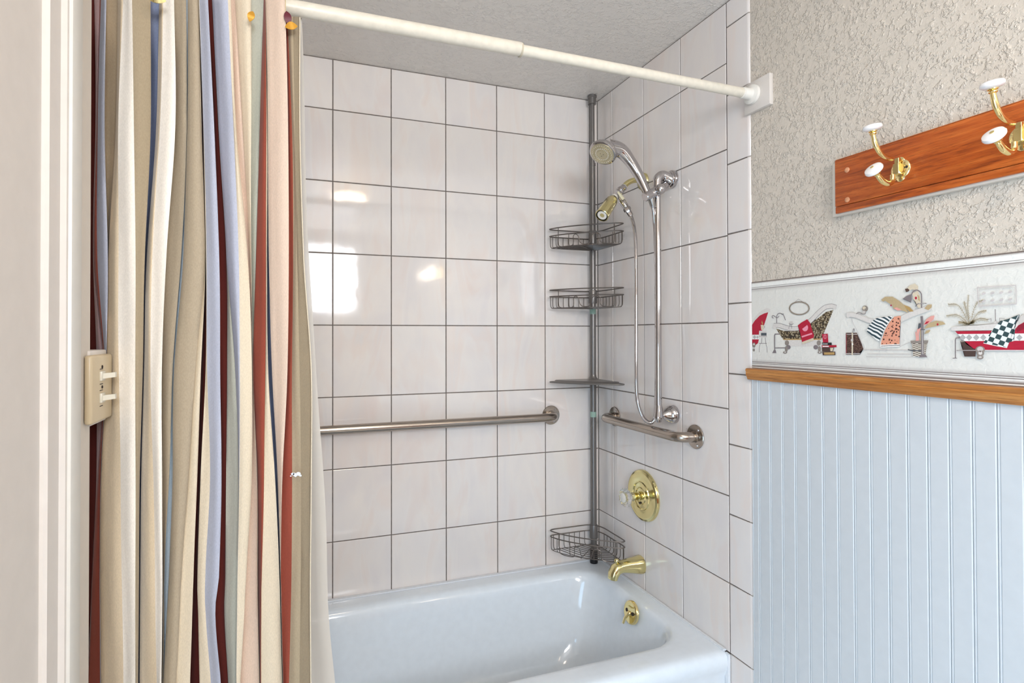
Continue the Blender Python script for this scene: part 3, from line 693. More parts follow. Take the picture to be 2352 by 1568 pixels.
# ------------------------------------------------------------------ bath spout
sp = thing('bath_spout', 'polished brass bath spout low on the tiled end wall', 'faucet', (0, -0.298, -0.88))
def sect(c, tdir, ry, rz, n=16, sq=2.4):
    t = Vector(tdir).normalized(); yv = Vector((0, 1, 0)); zv = t.cross(yv).normalized()
    if zv.z < 0: zv = -zv
    out = []
    for k in range(n):
        a = 2 * PI * k / n; ca, sa = math.cos(a), math.sin(a)
        out.append(Vector(c) + yv * ry * math.copysign(abs(ca) ** (2 / sq), ca) + zv * rz * math.copysign(abs(sa) ** (2 / sq), sa))
    return out
bm = bmesh.new()
ys_ = -0.298
loft(bm, [sect((-.0005, ys_, -.880), (-1, 0, 0), .031, .032), sect((-.010, ys_, -.880), (-1, 0, 0), .031, .032), sect((-.03, ys_, -.879), (-1, 0, .02), .028, .028), sect((-.06, ys_, -.877), (-1, 0, .02), .024, .024), sect((-.088, ys_, -.877), (-1, 0, -.15), .0225, .0205),
          sect((-.106, ys_, -.883), (-1, 0, -.7), .022, .020), sect((-.117, ys_, -.898), (-.45, 0, -1), .021, .018), sect((-.121, ys_, -.916), (-.15, 0, -1), .019, .015)], cap0=True, cap1=True)
obj('spout_body', bm, M['brass'], sp, True, 50)
bm = bmesh.new(); lathe(bm, [(.0045, 0), (.0045, .010), (.009, .013), (.009, .018), (.006, .022), (.001, .023)], (-.104, ys_, -.868), (0, 0, 1), 14)
obj('diverter_knob', bm, M['brass'], sp)

# ------------------------------------------------------------------ shower valve
vc = Vector((0, -0.3195, -0.6215))
va = thing('shower_valve', 'round brass shower valve with a clear crystal knob', 'faucet', vc)
bm = bmesh.new(); R = .0925
lathe(bm, [(R, .0005), (R, .004), (R * .97, .010), (R * .90, .013), (R * .86, .012), (R * .56, .0145), (R * .54, .018), (R * .51, .018), (R * .49, .0145), (R * .34, .016), (R * .32, .019), (R * .30, .019), (R * .28, .016), (.018, .017), (.001, .017)], vc, (-1, 0, 0), 48)
ec = obj('escutcheon', bm, M['brass'], va)
bm = bmesh.new(); lathe(bm, [(.016, .015), (.016, .026), (.0125, .028), (.0125, .052), (.0145, .053), (.0145, .058), (.001, .058)], vc, (-1, 0, 0), 20)
obj('stem', bm, M['brass'], va)
for dz in (-.026,):
    bm = bmesh.new(); lathe(bm, [(.005, .014), (.005, .019), (.0035, .0205), (.001, .0205)], vc + Vector((0, 0, dz)), (-1, 0, 0), 12); obj('screw', bm, M['dark'], ec)
bm = bmesh.new()
lathe(bm, [(.015, .048), (.015, .060), (.017, .064), (.024, .068), (.031, .074), (.0325, .082), (.030, .088), (.022, .091), (.020, .089), (.001, .089)], vc, (-1, 0, 0), 48, flute=.05, nfl=12)
obj('knob', bm, M['acrylic'], va)
bm = bmesh.new(); lathe(bm, [(.0175, .0885), (.0175, .0905), (.012, .0925), (.001, .093)], vc, (-1, 0, 0), 24); obj('index_button', bm, M['white_plastic'], va)

# ------------------------------------------------------------------ grab bars
def grab(name, label, pts, fl, r=.0165):
    t = thing(name, label, 'grab bar', fl[0][0])
    bm = bmesh.new(); tube(bm, pts, r, 18); obj('bar', bm, M['steel'], t)
    for c, ax_ in fl:
        c = Vector(c); ax_ = Vector(ax_)
        bm = bmesh.new(); lathe(bm, [(.0385, .0003), (.0385, .002), (.0372, .0035), (.030, .0042), (.0185, .0048), (.0175, .008), (.001, .008)], c, ax_, 32)
        f = obj('flange', bm, M['steel'], t)
        up = Vector((0, 0, 1)); sd = ax_.cross(up)
        for k in range(3):
            a = math.radians(90 + 120 * k + 35); q = c + (sd * math.cos(a) + up * math.sin(a)) * .0285
            bm = bmesh.new(); lathe(bm, [(.0045, .003), (.0045, .005), (.0028, .0068), (.001, .007)], q, ax_, 10); obj('screw', bm, M['chrome'], f)
    return t
def bend(a, corner, b, r, n=6):
    a, corner, b = Vector(a), Vector(corner), Vector(b); d0 = (a - corner).normalized(); d1 = (b - corner).normalized()
    p0 = corner + d0 * r; p1 = corner + d1 * r
    return [p0 * (1 - t) ** 2 + corner * 2 * t * (1 - t) + p1 * t * t for t in [k / n for k in range(n + 1)]]
gz = -0.361
a1, c1, c2, a2 = (-.221, -.001, gz), (-.222, -.060, gz), (-1.40, -.060, gz), (-1.40, -.001, gz)
grab('grab_bar', 'long brushed steel grab bar on the tiled back wall', [Vector(a1)] + bend(a1, c1, c2, .045) + bend(c1, c2, a2, .045) + [Vector(a2)], [(a1, (0, -1, 0)), (a2, (0, -1, 0))])
a1, c1, c2, a2 = (-.001, -.127, gz), (-.060, -.127, gz), (-.060, -.597, gz), (-.001, -.597, gz)
grab('grab_bar', 'short brushed steel grab bar on the shower end wall', [Vector(a1)] + bend(a1, c1, c2, .045) + bend(c1, c2, a2, .045) + [Vector(a2)], [(a1, (-1, 0, 0)), (a2, (-1, 0, 0))])

# ------------------------------------------------------------------ corner caddy
PX, PY = -0.0485, -0.0415
cad = thing('corner_caddy', 'tall grey tension-pole shower caddy in the tiled corner', 'shower caddy', (PX, PY, RIM))
def cyl(name, z0, z1, r, mat, parent, flare=0):
    bm = bmesh.new(); lathe(bm, [(r, 0), (r, abs(z1 - z0))] if not flare else [(r + flare, 0), (r, abs(z1 - z0) * .3), (r, abs(z1 - z0))], (PX, PY, min(z0, z1)), (0, 0, 1), 20); return obj(name, bm, mat, parent)
cyl('upper_pole', .664, CEIL - .02, .0098, M['pole'], cad); cyl('lower_pole', RIM + .03, .664, .0122, M['pole'], cad)
bm = bmesh.new(); lathe(bm, [(.0165, 0), (.0165, .026), (.019, .028), (.019, .034), (.015, .0355)], (PX, PY, CEIL - .0365), (0, 0, 1), 20); obj('top_cap', bm, M['pole'], cad)
cyl('joint_collar', .657, .668, .0135, M['pole'], cad)
bm = bmesh.new(); lathe(bm, [(.0155, 0), (.016, .004), (.016, .05), (.0145, .055)], (PX, PY, RIM + .0008), (0, 0, 1), 20); obj('foot_cap', bm, M['black'], cad, label='black rubber foot')
for z in (.048, -.372):
    bm = bmesh.new(); lathe(bm, [(.0126, 0), (.0126, .022)], (PX, PY, z), (0, 0, 1), 20); obj('sticker', bm, M['sticker'], cad, label='pale green sticker')
def plan(k=1.0, inset=0.0):
    """closed corner-basket outline in plan: along the back wall, bowed front, along the end wall"""
    i = inset
    raw = [(-.075, -.024 - i), (-.16, -.023 - i), (-.222 + i, -.023 - i), (-.238 + i, -.031 - i * .6), (-.236 + i, -.048), (-.212 + i * .8, -.092 + i * .5), (-.170 + i * .7, -.142 + i * .7), (-.130 + i * .7, -.178 + i * .7), (-.085 + i * .5, -.211 + i * .8),
           (-.048, -.234 + i), (-.031 - i * .6, -.235 + i), (-.024 - i, -.220 + i), (-.024 - i, -.15), (-.026 - i, -.075)]
    return raw
def ring3(z, inset=0.0, dip=0.0): return [Vector((x, y, z)) for x, y in plan(1, inset)] + [Vector((PX + .004, PY + .004, z))]
def basket(zt, zl, zb_, wave=True, plate=False):
    bm = bmesh.new(); lathe(bm, [(.0165, 0), (.0172, .004), (.0165, .05), (.0155, .054)], (PX, PY, zt - .050), (0, 0, 1), 20)
    bk = obj('basket', bm, M['pole'], cad)
    for z, n in ((zt, 'top_rim'), (zl, 'lower_rim')):
        bm = bmesh.new(); tube(bm, smooth_path(ring3(z), 4, True), .0024, 8, True); obj(n, bm, M['wire'], bk)
    bm = bmesh.new(); rw = .0015; ins = .008
    tube(bm, smooth_path(ring3(zb_, ins), 4, True), rw, 6, True)
    def up(x, y, xi, yi): tube(bm, smooth_path([(x, y, zl), (x, y, zb_ + .012), ((x + xi) / 2, (y + yi) / 2, zb_ + .002), (xi, yi, zb_)], 3), rw, 6)
    for k in range(7):
        t = -.222 + k * .0235; up(t, -.0245, t + .002, -.036)
        up(-.0245, t, -.036, t + .002)
    for x, y in ((-.238, -.036), (-.228, -.068), (-.036, -.236), (-.066, -.222), (-.196, -.114), (-.112, -.192)):
        d = Vector((-x, -y)).normalized() * .010; up(x, y, x + d.x, y + d.y)
    # bottom wires run parallel to the diagonal front, between the two walls
    n = 11
    for k in range(1, n):
        t = k / n; a = (-.03 - .195 * t, -.033); b = (-.033, -.03 - .195 * t); m = Vector(((a[0] + b[0]) / 2, (a[1] + b[1]) / 2, 0)) * (1 + .26 * t)
        tube(bm, smooth_path([(a[0], a[1], zb_), (m.x, m.y, zb_), (b[0], b[1], zb_)], 5), rw, 5)
    for d in ((-.165, -.145), (-.125, -.175)): tube(bm, [(PX - .005, PY - .005, zb_ - .001), (d[0], d[1], zb_ - .001)], rw, 5)
    # front hook wire: two humps
    fp = smooth_path([(-.222, -.076, 0), (-.196, -.114, 0), (-.170, -.143, 0), (-.130, -.179, 0), (-.085, -.212, 0), (-.062, -.226, 0)], 8)
    def at(t): return fp[min(len(fp) - 1, int(t * (len(fp) - 1)))]
    W = [(0, zt), (0, zb_ + .016), (.05, zb_), (.26, zb_), (.31, zb_ + .010), (.32, zb_ + .036), (.37, zb_ + .043), (.42, zb_ + .034), (.44, zb_ + .012), (.48, zb_ + .003), (.55, zb_ + .004), (.59, zb_ + .014), (.60, zb_ + .036), (.65, zb_ + .043), (.70, zb_ + .034), (.72, zb_ + .012), (.76, zb_ + .002), (.95, zb_ + .002), (1.0, zb_ + .016), (1.0, zt)]
    tube(bm, smooth_path([(at(t).x, at(t).y, z) for t, z in W], 4), .0017, 6)
    obj('wire_frame', bm, M['wire'], bk)
    if plate:
        bm = bmesh.new(); o_ = [(x, y) for x, y in plan(1, .012)] + [(PX, PY)]
        f1 = [bm.verts.new((x, y, zb_ + .0022)) for x, y in o_]; f2 = [bm.verts.new((x, y, zb_ + .0034)) for x, y in o_]
        bm.faces.new(f1); bm.faces.new(f2[::-1])
        for i in range(len(o_)):
            j = (i + 1) % len(o_); bm.faces.new((f1[i], f1[j], f2[j], f2[i]))
        obj('base_plate', bm, M['wire'], bk, False)
    return bk
basket(.386, .357, .310, plate=True); basket(.142, .116, .070); basket(-.815, -.838, -.893)
bm = bmesh.new(); z = -.2215
tube(bm, smooth_path(ring3(z - .003), 4, True), .0030, 8, True)
sh = obj('shelf', bm, M['pole'], cad)
bm = bmesh.new(); pts = [(x, y) for x, y in plan(1, .010)] + [(PX + .004, PY + .004)]
f1 = [bm.verts.new((x, y, z - .002)) for x, y in pts]; f2 = [bm.verts.new((x * .93 - .004, y * .93 - .004, z + .006)) for x, y in pts]
bm.faces.new(f1); bm.faces.new(f2[::-1])
for i in range(len(pts)):
    j = (i + 1) % len(pts); bm.faces.new((f1[i], f1[j], f2[j], f2[i]))
obj('tray', bm, M['pole'], sh, False)
bm = bmesh.new(); lathe(bm, [(.022, 0), (.0175, .004), (.014, .009), (.0128, .018)], (PX, PY, z + .004), (0, 0, 1), 20); obj('collar', bm, M['pole'], sh)

# ------------------------------------------------------------------ slide bar with holder
BX, BY = -0.0615, -0.49
sb = thing('slide_bar', 'vertical chrome slide bar on the tiled end wall', 'shower bar', (BX, BY, -.31))
bm = bmesh.new(); tube(bm, [(BX, BY, -.305), (BX, BY, .44), (BX, BY, .47)], .0108, 18); obj('bar', bm, M['chrome'], sb)
bm = bmesh.new(); tube(bm, smooth_path([(BX, BY, .440), (BX - .001, BY, .466), (BX + .003, BY, .485), (BX + .018, BY, .496), (BX + .034, BY, .492), (BX + .047, BY, .487)], 5), interp([.0115, .0135, .0155, .0165, .020, .025], 5), 18)
lathe(bm, [(.0245, .0), (.0255, .004), (.0245, .006), (.029, .008), (.0305, .014), (.0305, .019), (.001, .019)], (-.0195, BY, .487), (1, 0, -0.02), 28)
obj('upper_bracket', bm, M['chrome'], sb)
bm = bmesh.new(); tube(bm, smooth_path([(BX, BY, -.270), (BX, BY, -.292), (BX - .001, BY, -.312), (BX, BY, -.326)], 4), interp([.0115, .0145, .0165, .010], 4), 18)
lathe(bm, [(.010, 0), (.0115, .012), (.017, .024), (.024, .034), (.0225, .037), (.029, .044), (.031, .052), (.031, .0595), (.001, .0595)], (BX + .001, BY, -.306), (1, 0, .04), 28)
obj('lower_bracket', bm, M['chrome'], sb)
h0 = on('Y', -.500, 1481, 453); h1 = on('Y', -.492, 1528, 428); hd = (h1 - h0).normalized()
bm = bmesh.new(); lathe(bm, [(.0125, 0), (.0148, .002), (.0148, .028), (.0138, .029), (.0148, .031), (.0165, .050), (.0165, (h1 - h0).length), (.001, (h1 - h0).length + .002)], h0, hd, 22)
hold = obj('handset_holder', bm, M['chrome'], sb)
kc = on('Y', -.516, 1517, 434); bm = bmesh.new(); sphere(bm, kc, .0182, 24); lathe(bm, [(.012, 0), (.012, .02)], kc, Vector((BX, BY, kc.z)) - kc, 16)
obj('clamp_knob', bm, M['chrome'], hold)

# ------------------------------------------------------------------ hand shower
nrm = Vector((-.57, -.26, -.785)).normalized()
hc = on('Y', -.462, 1384, 352)
hs = thing('hand_shower', 'chrome hand shower held in the slide bar clamp', 'shower head', hc)
bm = bmesh.new()
lathe(bm, [(.001, -.036), (.016, -.035), (.030, -.029), (.041, -.018), (.0455, -.009), (.0462, -.007), (.0462, -.003), (.0450, -.001), (.0450, .001), (.0420, .0028), (.001, .0028)], hc, nrm, 36)
head = obj('spray_head', bm, M['chrome'], hs)
bm = bmesh.new(); lathe(bm, [(.0395, .0025), (.0395, .0045), (.037, .0058), (.028, .0052), (.0275, .0068), (.0262, .0068), (.0255, .0054), (.0160, .0060), (.0155, .0075), (.001, .008)], hc, nrm, 36)
face = obj('spray_face', bm, M['shower_face'], hs, label='pale gold spray face')
_u1 = (Vector((0, 0, 1)) - nrm * nrm.z).normalized(); _w1 = nrm.cross(_u1)
bm = bmesh.new()
for k in range(22):
    a = 2 * PI * k / 22; sphere(bm, hc + nrm * .0062 + (_u1 * math.cos(a) + _w1 * math.sin(a)) * .0215, .0013, 6)
for k in range(26):
    a = 2 * PI * k / 26; sphere(bm, hc + nrm * .0056 + (_u1 * math.cos(a) + _w1 * math.sin(a)) * .0325, .0009, 6)
o = obj('nozzles', bm, M['knob_white'], face); o['kind'] = 'stuff'
bm = bmesh.new()
for k in range(3):
    a = 2 * PI * k / 3 + .4; sphere(bm, hc + nrm * .0078 + (_u1 * math.cos(a) + _w1 * math.sin(a)) * .006, .0014, 6)
obj('spray_hole', bm, M['dark'], face)
hp = [hc - nrm * .024 + Vector((.006, 0, .004)), on('Y', -.462, 1424, 345), on('Y', -.466, 1447, 370), on('Y', -.472, 1466, 400), on('Y', -.480, 1478, 424), on('Y', -.488, 1487, 444)]
bm = bmesh.new(); tube(bm, smooth_path(hp, 6), interp([.030, .0240, .0190, .0165, .0148, .0130], 6), 20); obj('handle', bm, M['chrome'], hs)
bm = bmesh.new(); tube(bm, [hp[-1], hp[-1] + (hp[-1] - hp[-2]).normalized() * .004], .0132, 16); tube(bm, [hp[-1] + (hp[-1] - hp[-2]).normalized() * .003, hp[-1] + (hp[-1] - hp[-2]).normalized() * .016], .0098, 16, mi=1)
obj('handle_collar', bm, [M['black'], M['chrome']], hs)

# ------------------------------------------------------------------ brass arm, diverter, brass shower head
fc = on('X', 0, 1478, 417)
arm = thing('fixed_shower', 'brass shower arm with chrome diverter and small angled brass head', 'shower', fc)
bm = bmesh.new(); lathe(bm, [(.031, .0005), (.031, .003), (.028, .008), (.018, .013), (.012, .015), (.001, .015)], fc, (-1, 0, 0), 28); obj('wall_flange', bm, M['brass'], arm)
ay = fc.y
ap = [fc + Vector((-.006, 0, 0)), on('Y', ay, 1468, 414), on('Y', ay, 1456, 414), on('Y', ay, 1445, 418), on('Y', ay, 1436, 425), on('Y', ay, 1430, 433)]
bm = bmesh.new(); tube(bm, smooth_path(ap, 6), .0098, 16); obj('arm', bm, M['brass'], arm)
dA = ap[-1]; d1 = on('Y', ay - .004, 1416, 445); d2 = on('Y', ay - .016, 1441, 480)
bm = bmesh.new(); dd = (d1 - dA); lathe(bm, [(.0128, -.008), (.0128, .006), (.0145, .008), (.0145, .018), (.011, .022), (.011, .030)], dA, dd, 18)
tube(bm, [dA + dd.normalized() * .014, on('Y', ay - .004, 1421, 450), on('Y', ay - .010, 1428, 460)], [.010, .011, .0105], 16)
dv = obj('diverter', bm, M['chrome'], arm, label='chrome diverter')
bm = bmesh.new(); lathe(bm, [(.0132, -.0100), (.0132, -.0075)], dA, dd, 18); obj('washer', bm, M['white_plastic'], dv)
la, lb = on('Y', ay - .028, 1419, 440), on('Y', ay - .028, 1432, 457)
bm = bmesh.new(); tube(bm, [la, (la + lb) / 2, lb], [.004, .006, .0065], 4); obj('lever', bm, M['cream_lever'], dv)
bm = bmesh.new(); f0 = on('Y', ay - .010, 1427, 459); f1_ = on('Y', ay - .020, 1438, 476); fd = f1_ - f0
lathe(bm, [(.010, 0), (.0118, .004), (.0118, fd.length * .8), (.0105, fd.length)], f0, fd, 12); obj('outlet', bm, M['chrome'], dv)
b0 = on('Y', ay - .006, 1410, 454); b1 = on('Y', ay - .046, 1382.5, 495); bd = b1 - b0; LL = bd.length
bm = bmesh.new(); lathe(bm, [(.010, .0), (.0135, .004), (.0142, .010), (.0190, .016), (.0208, .022), (.0212, .030), (.0222, .032), (.0230, LL * .8), (.0238, LL), (.0215, LL + .0015), (.0210, LL - .004), (.001, LL - .005)], b0, bd, 30)
bh = obj('brass_head', bm, M['brass'], arm)
bm = bmesh.new(); lathe(bm, [(.0122, -.006), (.0122, .003)], b0, bd, 20); obj('washer', bm, M['white_plastic'], bh)
bm = bmesh.new(); lathe(bm, [(.0208, LL - .0045), (.0208, LL - .0035), (.0001, LL - .0035)], b0, bd, 24); obj('face_ring', bm, M['black'], bh)
bm = bmesh.new(); lathe(bm, [(.0168, LL - .004), (.0168, LL - .001), (.0085, LL - .0005), (.0080, LL - .003), (.0001, LL - .003)], b0, bd, 24); obj('nozzle_ring', bm, M['white_plastic'], bh)
bm = bmesh.new(); lathe(bm, [(.0078, LL - .0032), (.0070, LL - .001), (.0001, LL - .001)], b0, bd, 16); obj('nozzle_core', bm, M['brass'], bh)

# ------------------------------------------------------------------ shower hose
hz = thing('shower_hose', 'ribbed chrome shower hose hanging in a long loop', 'hose', on('Y', -.36, 1443, 486))
nutA, nutB = on('Y', ay - .021, 1438.5, 477), on('Y', ay - .027, 1444, 486)
bm = bmesh.new(); nd = nutB - nutA; lathe(bm, [(.0120, 0), (.0135, .002), (.0135, .011), (.0115, .013), (.0095, .016), (.0085, .034)], nutA, nd, 6); obj('nut', bm, M['chrome'], hz, True, 30)
hpts = [on('Y', ay - .029, 1447, 491), on('Y', ay - .036, 1452, 504), on('Y', -.378, 1457, 525), on('Y', -.390, 1460, 560), on('Y', -.405, 1461, 640), on('Y', -.415, 1461, 740), on('Y', -.425, 1461, 840), on('Y', -.43, 1462, 900), on('Y', -.436, 1466, 930), on('Y', -.442, 1475, 955),
        on('Y', -.448, 1487, 968), on('Y', -.455, 1498, 969), on('Y', -.462, 1505, 955), on('Y', -.466, 1507, 920), on('Y', -.466, 1508, 860), on('Y', -.466, 1508, 760), on('Y', -.468, 1507, 620), on('Y', -.474, 1505, 540), on('Y', -.482, 1502.5, 505), on('Y', -.488, 1500, 480), on('Y', -.49, 1496, 462)]
path = smooth_path(hpts, 10)
# resample evenly and alternate the radius for the ribs
tot = [0.0]
for a_, b_ in zip(path[:-1], path[1:]): tot.append(tot[-1] + (b_ - a_).length)
step = .0021; n = int(tot[-1] / step); rs = []; pp = []; k = 0
for i in range(n):
    s_ = i * step
    while tot[k + 1] < s_: k += 1
    t = (s_ - tot[k]) / max(1e-9, tot[k + 1] - tot[k]); pp.append(path[k].lerp(path[k + 1], t)); rs.append(.0069 if i % 2 else .0055)
bm = bmesh.new(); tube(bm, pp, rs, 10); obj('ribbed_tube', bm, M['chrome'], hz, True, 80)
bm = bmesh.new(); tube(bm, [on('Y', -.488, 1501, 477), on('Y', -.49, 1497, 462), on('Y', -.49, 1494, 452)], [.0085, .0105, .0105], 14); obj('end_sleeve', bm, M['satin'], hz)

# ------------------------------------------------------------------ shower curtain rod
RY, RZ = -0.8467, 0.628
rod = thing('curtain_rod', 'ivory tension rod for the shower curtain', 'curtain rod', (-.02, RY, RZ))
bm = bmesh.new(); lathe(bm, [(.0157, 0), (.0157, .872), (.0150, .874), (.001, .874)], (-1.578, RY, RZ + .001), (1, 0, .004), 24); obj('outer_tube', bm, M['rod_white'], rod)
bm = bmesh.new(); lathe(bm, [(.0128, 0), (.0128, .69)], (-.715, RY, RZ + .003), (1, 0, -.006), 24); obj('inner_tube', bm, M['rod_white'], rod)
bm = bmesh.new(); lathe(bm, [(.0161, 0), (.0161, .004)], (-.707, RY, RZ + .003), (1, 0, 0), 24); obj('collar', bm, plain('aged collar', (196, 186, 164), .5), rod)
bm = bmesh.new(); lathe(bm, [(.0138, 0), (.0148, .001), (.0148, .006), (.0135, .007), (.0150, .009), (.0150, .024), (.0165, .028), (.026, .032), (.0265, .037), (.0265, .040)], (-.049, RY, RZ - .001), (1, 0, 0), 28); obj('end_flange', bm, M['white_plastic'], rod)
bp = thing('rod_backing_plate', 'square painted backing block behind the curtain rod end', 'mounting plate', (0, -.86, .625))
obj('block', box((-.0085, -.9035, .5800), (.0044, -.8155, .6640), .0012), M['casing_beige'], bp)

# ------------------------------------------------------------------ shower curtain: pleated striped cloth
LV = [0, 300, 600, 850, 1100, 1330, 1568]
# colour, left-edge pixel at each level, depth at left side, depth at right side, bulge (cm towards the room)
BD = [('maroon', [205, 205, 204, 203, 204, 203, 198], -7, -7, 0),  # shaded gap beside the wall, its darkness given as maroon cloth
      ('mauve', [217, 219, 214, 222, 222, 211, 201], -5, -4, 1),
      ('rust', [229, 222, 217, 237, 225, 212, 202], -3, -2, .5),
      ('lavender', [232, 224, 224, 240.5, 231.5, 228.5, 230.2], -2, 0, 1),
      ('tan', [244, 241, 247, 243, 232, 229, 231], -5, -4, -.5),
      ('beige', [271, 266, 248, 244, 232.5, 229.5, 231.5], -1.5, .8, .4),
      ('white', [282, 272, 272, 273, 277, 280, 283], .8, 2.6, .4),
      ('olive', [303, 308, 311, 311, 311, 311, 311], 2.6, 1.2, .3),
      ('slate', [346, 346, 332, 328, 321, 319, 317], -6, -5, 0),
      ('beige', [366, 358, 337, 331, 324, 322, 321], -1, .6, .4),
      ('white', [375, 367, 349, 346, 352, 356, 360], .6, 2.0, .5),
      ('graytan', [400, 402, 382, 371, 373, 373, 370], -3.0, -1.6, .4),
      ('sliver', [427, 429.3, 415, 397, 388, 378, 374], -4, -3.5, 0),
      ('graytan', [431, 430, 420, 400, 396, 388, 375], -.6, 0, 1.2),
      ('cream', [455, 462, 470, 448, 433, 417, 404], -1.2, -.6, .3),
      ('maroon', [455.7, 463, 472, 461, 453, 445, 436], -7, -6, 0),  # deep fold gap: shade put into the colour as maroon
      ('cream', [456, 467, 473, 472, 461, 453, 459], -.4, .2, .2),
      ('lavender', [457, 468, 474, 476, 482, 472, 484], .2, 2.0, .6),
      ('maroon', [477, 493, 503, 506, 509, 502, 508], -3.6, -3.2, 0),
      ('graygreen', [487, 502, 520, 522, 519, 518, 524], -2.4, -1.2, .2),
      ('lavender', [487.5, 502.5, 520.6, 540, 548.5, 544.5, 542.5], -.8, 1.6, .8),
      ('cream', [524, 536, 549, 551, 549, 545, 543], 1.6, 1.2, .5),
      ('peach', [530, 543, 570, 579, 578, 565, 552], -2.4, -1.8, 0),
      ('cream', [540, 557, 575, 580, 589.5, 591, 595], -1.4, .4, .8),
      ('graygreen', [577, 577, 577, 581, 590, 591.7, 595.6], -3.2, -2.4, 0),
      ('rust', [605, 597, 587, 582, 590.5, 592.3, 596], -1.6, .4, .5),
      ('cream', [609, 612, 610, 610, 606, 601, 600], -.2, .2, .5),
      ('slate', [609.4, 613, 613, 617, 632, 641, 648], -6, -5, 0),  # dark fold gap: shade put into the colour as slate
      ('peach', [610, 615, 618, 624, 638, 645, 649.5], .2, 2.6, .7),
      ('rust', [655.5, 661, 664, 660, 648, 645.5, 650], -.6, 0, .2),
      ('olive', [658.5, 671, 673, 671, 671, 669, 664], 0, .6, .2),
      ('facing', [672, 677, 683, 688, 691, 691, 688], .6, 0, .3)]
END = [688, 688, 697, 714, 714, 712, 713]
_k = {17: 472.5, 18: 494, 19: 515.5}
for _i, _b in enumerate(BD):
    a_, b_ = _b[1][5], _b[1][6]; _b[1].insert(6, _k.get(_i, a_ + (b_ - a_) * 75 / 238))
END.insert(6, END[5]); LV.insert(6, 1405)
def lev(vals, v):
    """smooth interpolation of a boundary through its levels"""
    if v <= LV[0]: return vals[0] + (vals[1] - vals[0]) * (v - LV[0]) / (LV[1] - LV[0]) * .6
    if v >= LV[-1]: return vals[-1] + (vals[-1] - vals[-2]) * (v - LV[-1]) / (LV[-1] - LV[-2]) * .25
    for i in range(len(LV) - 1):
        if v <= LV[i + 1]:
            t = (v - LV[i]) / (LV[i + 1] - LV[i])
            p1, p2 = vals[i], vals[i + 1]; p0 = vals[i - 1] if i else p1; p3 = vals[i + 2] if i + 2 < len(vals) else p2
            m1 = (p2 - p0) / 2 if i else (p2 - p1); m2 = (p3 - p1) / 2 if i + 2 < len(vals) else (p2 - p1)
            h = (2 * t ** 3 - 3 * t * t + 1) * p1 + (t ** 3 - 2 * t * t + t) * m1 + (-2 * t ** 3 + 3 * t * t) * p2 + (t ** 3 - t * t) * m2
            return min(max(h, min(p1, p2) - 2), max(p1, p2) + 2)
CY = -0.882
cur = thing('shower_curtain', 'striped cloth shower curtain gathered at the left end of the rod', 'curtain', (-1.37, CY, -1.25))
mats = []; keys = []
for bnd in BD:
    if bnd[0] not in keys: keys.append(bnd[0]); mats.append(CL[bnd[0]])
bm = bmesh.new()
vrows = []
vs_list = [-18 + k * 28 for k in range(0, 58)] + [1640, 1720, 1810, 1900, 1990]
rc = random.Random(5)
wob = [(rc.uniform(0, 6.28), rc.uniform(.006, .013), rc.uniform(.3, 1.0)) for _ in range(len(BD) + 1)]
for v in vs_list:
    bx = [lev(b[1], v) for b in BD] + [lev(END, v)]
    for i in range(1, len(bx)):
        ph, fr, am = wob[i]; bx[i] += am * math.sin(ph + v * fr) * .9
        bx[i] = max(bx[i], bx[i - 1] + .25)
    row = []
    for i, b in enumerate(BD):
        xl, xr = bx[i], bx[i + 1]; nsub = 5
        for k in range(nsub + 1):
            t = k / nsub; e = (.12 if (i == 0 or BD[i - 1][3] != b[2]) else 0) if k == 0 else ((-.12 if (i == len(BD) - 1 or BD[i + 1][2] != b[3]) else 0) if k == nsub else 0)
            d = .8 * (b[2] + (b[3] - b[2]) * (t * t * (3 - 2 * t))) + b[4] * math.sin(PI * t) * .6
            d += .25 * math.sin(v * .009 + i * 1.7) * math.sin(PI * t)
            yy = CY - d * .01; g = min(1, max(0, (150 - v) / 90)); yy = yy * (1 - g) + min(yy, -.8665 - .0012 * d) * g
            p = on('Y', yy, xl + (xr - xl) * t + e, v); row.append(bm.verts.new((p.x, p.y, p.z)))
    vrows.append(row)
ncol = len(vrows[0])
for ri, (a_, b_) in enumerate(zip(vrows[:-1], vrows[1:])):
    for c in range(ncol - 1):
        bi = min(c // 6, len(BD) - 1)
        if c % 6 == 5:     # join between two bands: belongs to the deeper one
            bi = bi if BD[bi][3] < BD[bi + 1][2] else bi + 1
        if ri < 2 and bi >= 29: continue
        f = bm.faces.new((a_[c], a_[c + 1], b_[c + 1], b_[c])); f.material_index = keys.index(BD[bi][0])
fab = obj('fabric', bm, mats, cur, True, 75)
sm = fab.modifiers.new('thickness', 'SOLIDIFY'); sm.thickness = .0003; sm.offset = 0
# pale piped hem along the free edge
bm = bmesh.new(); hem = [on('Y', CY - .001, lev(END, v) + .8, v) for v in range(40, 1990, 24)]
tube(bm, hem, .0012, 6); obj('hem', bm, CL['cream'], cur)
# bleach mark near the facing
bm = bmesh.new(); rb = random.Random(2)
for u_, v_, r_ in ((672, 1088, 3.2), (678, 1090, 5), (685, 1088, 4.2), (690, 1092, 2.4), (668, 1093, 1.6)):
    c = on('Y', CY - .0128, u_, v_); vs = [bm.verts.new((c.x + r_ / 1000 * 1.0 * math.cos(t) * rb.uniform(.7, 1.2), c.y, c.z + r_ / 1000 * .8 * math.sin(t) * rb.uniform(.7, 1.2))) for t in [2 * PI * k / 9 for k in range(9)]]
    bm.faces.new(vs)
obj('bleach_mark', bm, plain('bleached patch', (222, 228, 238), .8), cur, False)

